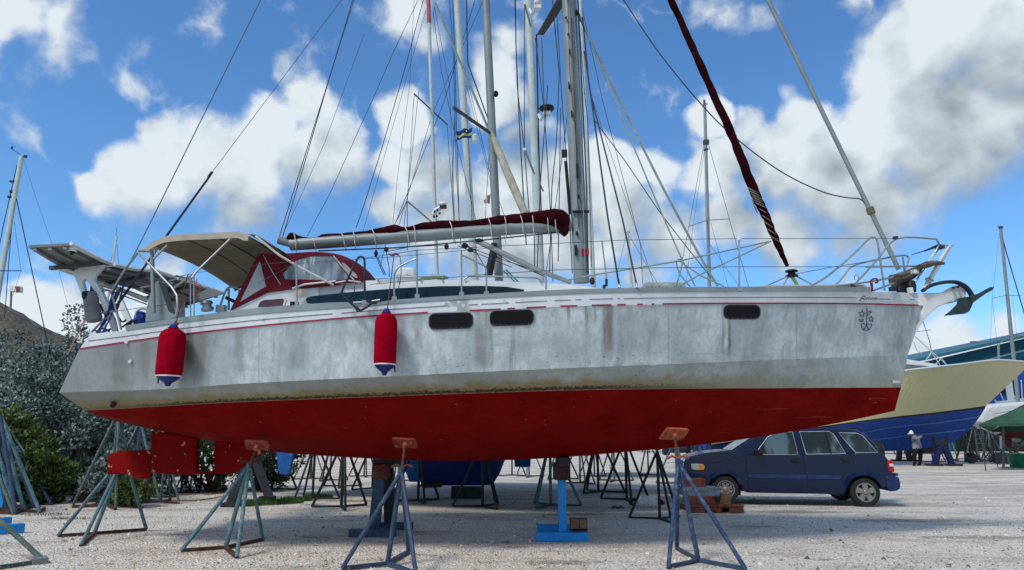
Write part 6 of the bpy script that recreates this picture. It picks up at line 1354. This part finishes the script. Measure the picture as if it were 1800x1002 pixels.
# ---- worker
def worker():
    p = atz(1611, 819); root = p; Y = p.y
    J = {}
    def P(x, y, dy=0): v = at(x, y, Y + dy); return v
    pts = [P(1613,788), P(1611,777), P(1609,770), P(1604.5,765.5), P(1602.5,763), P(1600.5,760.8),     # pelvis .. head top
           P(1608.5,790,-.08), P(1607,802,-.12), P(1608.5,815,-.1), P(1605,818,-.2),
           P(1617.5,790,.12), P(1618,803,.1), P(1617,816,.15), P(1613,818.3,.05),
           P(1607,769.5,-.22), P(1614,771.5,-.42), P(1619,767,-.5), P(1621.5,765.5,-.5),
           P(1610,769,.2), P(1617,769,.3), P(1622,766,.3)]
    ed = [(0,1),(1,2),(2,3),(3,4),(4,5),(0,6),(6,7),(7,8),(8,9),(0,10),(10,11),(11,12),(12,13),(2,14),(14,15),(15,16),(16,17),(2,18),(18,19),(19,20)]
    rad = [.17,.17,.18,.075,.11,.09,.13,.10,.075,.06,.13,.10,.075,.06,.09,.075,.055,.045,.09,.07,.045]
    me = bpy.data.meshes.new('person'); me.from_pydata([tuple(v - root) for v in pts], ed, []); o = bpy.data.objects.new('person', me); COL.objects.link(o)
    sk = o.modifiers.new('skin', 'SKIN'); sk.use_smooth_shade = True
    for i, r in enumerate(rad): me.skin_vertices[0].data[i].radius = (r, r); me.skin_vertices[0].data[i].use_root = (i == 0)
    ss = o.modifiers.new('sub', 'SUBSURF'); ss.levels = 2; ss.render_levels = 2
    bpy.context.view_layer.update(); m2_ = bpy.data.meshes.new_from_object(o.evaluated_get(bpy.context.evaluated_depsgraph_get())); o.modifiers.clear(); o.data = m2_
    for m in (mat('grey_sweater', (.20,.21,.26), .9), mat('black_trousers', (.01,.01,.012), .9), mat('skin_brown', (.18,.09,.06), .6), M['fwhite']): m2_.materials.append(m)
    H = [v - root for v in pts]
    for f in m2_.polygons:
        c = f.center; hips = H[0].z - .02
        hand = min((c - H[17]).length, (c - H[20]).length) < .1; head = c.z > H[3].z - .02
        f.material_index = 2 if hand or head else (1 if c.z < hips + .02 else 0)
        f.use_smooth = True
    o.location = root; OFF[o.name] = root; tag(o, 'person in grey sweater, black trousers and white cap reaching up to the blue hull', 'person')
    q = MB(); hc = P(1602,762.3); q.lathe(hc + Vector((0,0,.16)), hc + Vector((0,0,-.02)), [(0,.02),(.25,.07),(.7,.105),(1,.11)], 16); q.prism([hc + Vector((-.08,-.08,.0)), hc + Vector((-.18,-.06,-.03)), hc + Vector((-.18,.05,-.03)), hc + Vector((-.08,.08,0))], (0,0,.02)); q.build('cap', M['fwhite'], o, smooth=True)
worker()
# ---- blue shed
YB = 62
bld = thing('shed', 'big teal blue corrugated shed with a sloping roof beyond the motor boat', 'shed', (at(1760,760,YB).x, YB, 0))
sm_ = mat('teal_blue_cladding', (.006,.085,.14), .5, var=.06)
za, zb_ = at(1634,634,YB), at(1830,588,YB)
q = MB(); x0 = za.x; x1 = at(1980,700,YB).x; zr = za.z + (zb_.z - za.z) / (zb_.x - za.x) * (x1 - x0); n = 300
for i in range(n):
    xa = x0 + (x1 - x0) * i / n; xb = x0 + (x1 - x0) * (i + 1) / n; d = .04 if i % 2 else 0; ta = za.z + (zr - za.z) * i / n; tb_ = za.z + (zr - za.z) * (i + 1) / n
    q.quad((xa, YB + d, 0), (xb, YB + d, 0), (xb, YB + d, tb_), (xa, YB + d, ta)); q.quad((xb, YB, 0), (xb, YB + .04, 0), (xb, YB + .04, tb_), (xb, YB, tb_))
q.quad((x0, YB, 0), (x0, YB + 40, 0), (x0, YB + 40, za.z), (x0, YB, za.z)); q.build('wall', sm_, bld, fixn=False)
q = MB(); q.prism([(x0 - .6, YB - .5, za.z), (x1, YB - .5, zr), (x1, YB - .5, zr + .3), (x0 - .6, YB - .5, za.z + .25)], (0, 40, 0)); q.build('roof', mat('pale_teal_roof', (.02,.12,.17), .5), bld)
for k in range(5):  # dark panels added along the shed foot, standing in for dark clutter
    xa = x0 + 1.5 + k * 4.2; q = MB(); q.box((xa + 1.7, YB - .06, 1.5), (3.6, .1, 3.0)); q.build('dark_foot_panel', mat('dark_panel', (.012,.014,.016), .8), bld)
q = MB(); q.bar((x0 + 1, YB - .35, za.z * .88), (x1, YB - .35, zr * .93), .12, .12); q.build('gutter', mat('gutter_grey', (.15,.2,.22), .5), bld)
# street lamp
YLm = 55; lp = thing('street_lamp', 'double-armed grey street lamp in front of the blue shed', 'street lamp', (at(1755,760,YLm).x, YLm, 0))
q = MB(); pb_ = at(1755,760,YLm); pb_.z = 0; q.tube([pb_, at(1755,608,YLm)], .09, 8); q.build('pole', M['mastalu'], lp)
for L in ([(1755,610),(1752,602),(1745,600),(1715,601)], [(1755,612),(1759,602),(1770,596),(1800,590)]):
    q = MB(); ptube(q, L, .7, YLm, 6, sm=4); arm_ = q.build('arm', M['mastalu'], lp)
    q = MB(); e = at(*L[-1], YLm); q.box(e, (.75, .3, .12)); q.build('lamp_head', M['mastalu'], arm_, bevel=.04)
# tent, boats and clutter at the right edge
YG = 30; tn = thing('gazebo_tent', 'dark green pointed canopy tent at the right edge of the yard', 'tent', (at(1790,815,YG).x, YG, 0))
q = MB(); ap = at(1862,672,YG + 1.5); cs_ = [at(1722,745,YG), at(1900,742,YG), at(1905,752,YG + 3), at(1745,755,YG + 3.2)]
NN = 8
for k in range(4):
    a, b = cs_[k], cs_[(k + 1) % 4]
    i0 = len(q.v)
    for i in range(NN + 1):
        for j in range(NN + 1):
            e = a.lerp(b, i / NN); p = e.lerp(ap, j / NN); p.z -= .16 * math.sin(math.pi * j / NN) + .07 * math.sin(math.pi * i / NN) * (1 - j / NN) - .02 * math.sin(i * 2.1 + j); q.v.append(p)
    for i in range(NN):
        for j in range(NN): o = i0 + i * (NN + 1) + j; q.face((o, o + 1, o + NN + 2, o + NN + 1))
    q.quad(a, b, b - Vector((0, 0, .12)), a - Vector((0, 0, .12)))
q.build('canopy', mat('green_tarpaulin', (.03,.085,.055), .6, var=.25, vs=1.2), tn, smooth=True, fixn=False)
for a in cs_:
    q = MB(); q.tube([Vector((a.x, a.y, 0)), a], .022, 6); q.build('leg', M['darkgrey'], tn)
q = MB(); q.tube([atz(1764, 822), at(1763, 748, atz(1764, 822).y)], .05, 6); q.build('pole', M['grey'], tn)
c = atz(1805, 822); q = MB(); q.lathe(c, c + Vector((0,0,.62)), [(0,.62),(.9,.70),(1,.74)], 20); tag(q.build('tub', mat('green_plastic', (.01,.17,.09), .4), None, org=c, smooth=True), 'bright green round plastic tub standing under the tent edge', 'tub')
c = atz(1795, 800); q = MB()
for k in range(14): q.box(c + Vector((rnd.uniform(-.8,.9), rnd.uniform(-.3,.4), rnd.uniform(.7,1.9))), (rnd.uniform(.3,.7),.4,rnd.uniform(.2,.5)), 0, Matrix.Rotation(rnd.uniform(-.6,.6), 3, 'Y'))
tag(q.build('covered_heap', mat('dusty_grey_canvas', (.10,.11,.10), .9, var=.5, vs=5), None, org=c, bevel=.08), 'grey rumpled heap of covers stacked under the green tent', 'heap')
c = atz(1765, 816); q = MB()
for k in range(26):
    a = c + Vector((rnd.uniform(-1.6,1.0), rnd.uniform(-.4,.5), rnd.uniform(.05,.3))); q.tube([a, a + Vector((rnd.uniform(-.5,.5), rnd.uniform(-.2,.2), rnd.uniform(.1,.7)))], .035, 5)
for k in range(8): w = c + Vector((rnd.uniform(-1.5,1), rnd.uniform(-.3,.3), .3)); q.lathe(w, w + Vector((.02,.12,0)), [(0,.1),(0,.28),(1,.28),(1,.1)], 14)
tag(q.build('scrap_pile', M['blacksteel'], None, org=c), 'tangled heap of black steel frames and small wheels by the tent pole', 'scrap heap')
c = atz(1703, 792); q = MB(); q.lathe(c + Vector((0,0,1.5)), c + Vector((0,0,.1)), [(0,.05),(.2,.32),(.7,.4),(1,.2)], 14); tag(q.build('blue_barrel', mat('light_blue_cover', (.02,.16,.36), .6), None, org=c, smooth=True), 'light blue covered float hanging among the stands right of the motor boat', 'float')
lad = thing('ladder', 'grey steel ladder leaning among the stands under the motor boat bow', 'ladder', atz(1732, 812)); A_, B_ = atz(1718, 812), at(1716, 756, atz(1718,812).y)
for dx in (0, .42):
    q = MB(); q.tube([A_ + Vector((dx,0,0)), B_ + Vector((dx,.1,0))], .025, 5); q.build('rail', M['greensteel'], lad)
for k in range(1, 7):
    p = A_.lerp(B_, k / 7); q = MB(); q.tube([p, p + Vector((.42, 0, 0))], .02, 5); q.build('rung', M['greensteel'], lad)
# boats far right, between the shed and the tent
for (lab, pts, Y, m) in (('white boat bow behind the green tent', [(1722,742),(1728,722),(1740,712),(1800,706),(1850,712),(1850,755),(1740,752)], 40, M['white']), ('blue motor boat with white rails in front of the shed', [(1735,716),(1748,690),(1762,668),(1790,655),(1850,650),(1850,720)], 46, mat('cobalt_hull', (.01,.06,.30), .35))):
    q = MB(); q.prism(pl(pts, Y), (0, 3, 0)); t = tag(q.build('boat', m, None, org=at(1760,740,Y), bevel=.15), lab, 'boat')
    q = MB()
    for s in ([(1748,703),(1760,712),(1763,722)], [(1758,690),(1768,714)], [(1778,690),(1788,703)], [(1795,668),(1797,700)]) if Y == 46 else ([(1745,728),(1790,720),(1800,718)], [(1733,740),(1800,730)]): ptube(q, s, 1.0 if Y == 46 else .5, Y - .1, 5)
    q.build('rail', M['whitemast'] if Y == 46 else M['grey'], t)
q = MB(); q.box(at(1790,705,44), (2.6,.4,.25), 0, Matrix.Rotation(-.12,3,'Y')); q.box(at(1775,688,44.2), (.25,.3,1.3)); tag(q.build('deck_frame', M['whitemast'], None, org=at(1790,705,44)), 'white beam and post on the blue boat before the shed', 'boat frame')
q = MB(); q.prism(pl([(1757,690),(1765,672),(1788,668),(1792,684),(1775,690)], 45.8), (0, .4, 0)); tag(q.build('sail_bag', mat('navy_cloth', (.01,.015,.05), .9), None, org=at(1775,690,45.8), bevel=.1), 'navy cloth bundle draped over the blue boat by the shed', 'bundle')
# signal box on a pole far left
sgn = thing('marker_flag', 'small white and red box on a thin pole above the mound', 'marker', (at(18,560,24).x, 24, 3))
q = MB(); q.tube([at(17,575,24), at(20,512,24)], .035, 5); q.build('pole', M['grey'], sgn)
q = MB(); q.prism(pl([(16,502),(34,503),(34,513),(17,512)], 24), (0, .2, 0)); q.build('plate', M['fwhite'], sgn)
q = MB(); q.prism(pl([(27,503),(34,503.5),(34,513),(28,513)], 23.98), (0, .02, 0)); q.build('plate_patch', mat('dull_brown_red', (.2,.06,.04), .8), sgn)
# ================================================================ far yard: treeline, far parked boats
q = MB(); r2 = random.Random(3)
for k in range(5200):
    x = r2.uniform(-75, 70); hmax = 2.6 + 1.6 * mnoise.noise(Vector((x * .08, 0, 0))) + .5 * mnoise.noise(Vector((x * .5, 2, 0))); z = r2.uniform(.0, hmax); y = 92 + r2.uniform(-2, 4); s = r2.uniform(.25, .55); c = Vector((x, y, z)); u = Vector((r2.uniform(-1,1), r2.uniform(-.6,.6), r2.uniform(-1,1))).normalized() * s; v = u.cross(Vector((r2.uniform(-1,1), 1, r2.uniform(-1,1)))).normalized() * s
    q.quad(c - u - v * .6, c + u - v * .6, c + u + v * .6, c - u + v * .6)
tag(q.build('far_treeline', mat('far_foliage', (.035,.055,.035), .9, var=.5, vs=.5), fixn=False), 'low dark line of trees at the far edge of the yard', kind='stuff')
FB = [(-36,58,9,(.55,.57,.58)),(-24,66,8,(.05,.07,.2)),(-14,70,9,(.6,.6,.6)),(-4,62,8,(.5,.5,.52)),(5,72,9,(.08,.12,.25)),(14,60,8,(.6,.6,.6)),(24,70,9,(.5,.52,.55)),(31,55,7,(.08,.1,.14))]
for i, (x, y, L, c) in enumerate(FB):
    t = thing('far_boat', ['far white boat standing beyond the left bushes','far navy boat in the back row','far white boat in the back row left of the trestle','far pale grey boat in the back row beyond the blue hull','far slate blue boat in the back row beyond the pillar','far white boat in the back row above the pallet','far pale boat in the back row beyond the car','far dark boat in the back row under the motor boat'][i], 'boat', (x, y, 0), 'far boats along the back of the yard')
    q = MB(); N = 10
    for k in range(N + 1):
        s = k / N; w = 1.5 * (1 - s ** 3) + .03; z0 = .9 + .9 * s ** 3; q.v += [Vector((x + L * (s - .5), y + a * w, z)) for a, z in ((-1, 2.4 + .5 * s), (-.8, 1.3 + .4 * s), (0, z0), (.8, 1.3 + .4 * s), (1, 2.4 + .5 * s))]
    for k in range(N):
        for j in range(4): o = k * 5 + j; q.face((o, o + 5, o + 6, o + 1), 0 if j in (0, 3) else 1)
    q.face(range(5)); q.build('hull', [mat('far_hull_%d' % i, c, .5), mat('far_bottom_%d' % (i % 3), [(.12,.03,.03),(.03,.05,.12),(.03,.03,.035)][i % 3], .7)], t, smooth=True)
    q = MB(); q.box((x - .6, y, 2.9), (L * .4, 1.8, .9)); q.build('cabin', M['white'], t, bevel=.2)
    q = MB()
    for dx in (-3, -1, 1, 2.8): 
        for s in (-1, 1): q.tube([Vector((x + dx, y + s * 1.6, 0)), Vector((x + dx, y + s * .9, 1.5))], .05, 4)
    q.box((x, y, .5), (L * .4, .35, .9)); q.build('props', M['blacksteel'], t)
for (x0, x1, y0, y1, lab, m, Y) in ((1215,1300,791,799,'grey rubber dinghy tube lying in the far yard above the car bonnet','grey',40),(1175,1230,786,796,'dark low trailer in the far yard beyond the orange pad','blacksteel',42),(1165,1176,782,800,'dark post block in the far yard beside the trailer','blacksteel',38),(1020,1046,797,801,'flat dark board on the ground in the far yard','wood',38),(660,672,800,822,'blue upright board among the far stands','bluerope',26),(915,928,817,821,'small flat timber on the gravel beyond the blue hull stem','wood',26)):
    a, b = at(x0, y1, Y), at(x1, y0, Y); q = MB(); q.box(((a.x + b.x) / 2, Y, (a.z + b.z) / 2), (b.x - a.x, .5, b.z - a.z)); tag(q.build('yard_item', M[m], None, org=(a + b) / 2, bevel=.08), lab, 'yard item'); 
# ================================================================ mound and shrubs at the left
q = MB(); NX, NY = 60, 30
for j in range(NY + 1):
    for i in range(NX + 1):
        y = 20.5 + 8 * j / NY; px = -420 + 700 * i / NX; x = (px - 900) / F * 23.2
        ry = 560 + (px - 0) * .52 if px > -260 else 425
        zt = at(px, min(ry, 762), 23.2).z; e = math.sin(min(1, j / NY * 2.4) * math.pi / 2) * (1 if j < NY * .6 else math.cos((j / NY - .6) / .4 * math.pi / 2)); edge = min(1, max(0, (262 - px) / 120))
        z = max(0, zt * e * edge) + (mnoise.noise(Vector((x * .8, y * .8, 0))) * .18 + mnoise.noise(Vector((x * 3, y * 3, 0))) * .08) * e; q.v.append(Vector((x, y, z if e * edge > .01 else -.1)))
for j in range(NY):
    for i in range(NX): a = j * (NX + 1) + i; q.face((a, a + 1, a + NX + 2, a + NX + 1))
tag(q.build('hill', mat('dry_brown_earth', (.10,.085,.065), .95, var=.45, vs=9, bump=1, bs=14, col2=(.20,.18,.14), c2t=(.55,.7), c2s=5), smooth=True, fixn=False), kind='structure')
leafm = dict(
 silver=[mat('leaf_silver', (.15,.195,.175), .7, var=.35, vs=3), mat('leaf_deep', (.035,.06,.055), .8, var=.3), mat('leaf_pale', (.31,.37,.34), .7, var=.25)],
 green=[mat('leaf_green', (.10,.15,.035), .7, var=.3), mat('leaf_darkgreen', (.03,.055,.022), .8), mat('leaf_olive', (.12,.13,.035), .7, var=.3)],
 dark=[mat('leaf_darkgreen', (.03,.055,.022), .8), mat('leaf_deep', (.035,.06,.055), .8), mat('leaf_green', (.10,.15,.035), .7)])
def shrub(label, cx, cy, rx, ry, rz, kind, n, seed, leaf=.10, z0=.0):
    r = random.Random(seed); t = thing('shrub', label, 'shrub', (cx, cy, z0)); C0 = Vector((cx, cy, z0))
    q = MB()
    for k in range(9):
        a = r.random() * 6.283; e = C0 + Vector((math.cos(a) * rx * .7, math.sin(a) * ry * .7, rz * r.uniform(.6, 1.2))); m = C0.lerp(e, .5) + Vector((r.uniform(-.2,.2), r.uniform(-.2,.2), .2)); q.tube([C0 + Vector((r.uniform(-.2,.2),0,-.05)), m, e], [.06, .04, .015], 6)
    q.build('stem', mat('bush_bark', (.07,.055,.04), .9), t)
    q = MB(); cl = []
    nc = max(14, n // 95)
    for k in range(nc):
        while True:
            u = Vector((r.uniform(-1,1), r.uniform(-1,1), r.uniform(-.95,1)))
            if .45 < u.length < 1.0: break
        u = u.normalized() * (r.uniform(.72, 1.02)); 
        if r.random() < .25: u *= r.uniform(.4, .8)
        cl.append((C0 + Vector((u.x * rx, u.y * ry, rz + u.z * rz)), r.uniform(.13, .30) * min(1.3, max(.8, rz)), r.random()))
    for k in range(n):
        c, s, tone = cl[r.randrange(nc)]
        d = Vector((r.gauss(0, 1), r.gauss(0, 1), r.gauss(0, 1))).normalized() * s * r.random() ** .5; p = c + d
        if p.z < .03: continue
        ax = (d.normalized() + Vector((r.uniform(-.7,.7), r.uniform(-.7,.7), r.uniform(.0,1.)))).normalized(); w = ax.cross(Vector((r.uniform(-1,1), r.uniform(-1,1), r.uniform(-1,1)))).normalized()
        l = leaf * r.uniform(.6, 1.3); i = len(q.v); q.v += [p, p + ax * l * .5 + w * l * .3, p + ax * l, p + ax * l * .5 - w * l * .3]
        q.face((i, i + 1, i + 2, i + 3), 0 if r.random() < .6 else (2 if (tone + r.random()) > 1.05 else 1))
    q.build('foliage', leafm[kind], t, fixn=False)
SH = [('silver grey leaved shrub heaped highest against the mound',-15.2,20.5,2.1,1.5,2.3,'silver',11000,1),('silver grey shrub in front of the mound at the picture edge',-13.6,19,1.7,1.3,1.95,'silver',11000,2),
 ('broad silver grey shrub directly behind the yacht transom',-11.3,18.6,1.8,1.4,2.0,'silver',13000,3),('dark silvery shrub behind the rudder and tall teal stands',-9.7,18.6,1.5,1.3,1.5,'silver',10000,4),
 ('low dark shrub behind the skeg opening',-8.0,19.5,1.3,1.2,1.1,'dark',6000,5),('low dark shrub behind the aft keel fin and trestle',-6.8,20.0,1.0,1.1,.95,'dark',5000,6),
 ('yellow green leafy shrub between the stacked stands and silver bushes',-10.4,16.2,.55,.5,.62,'green',7000,7),('olive shrub behind the stacked stands',-11.6,16.8,.65,.55,1.0,'green',7000,8),
 ('small sprig of green leaves low under the skeg',-7.9,15.4,.35,.3,.3,'green',1500,9),('silver sprig shrub left of the rusty plate',-8.9,16.4,.55,.5,.5,'silver',3500,10),('tall silver shrub on the shoulder of the mound',-13.4,21.6,1.2,1.0,2.6,'silver',7000,11)]
for s in SH: shrub(*s)
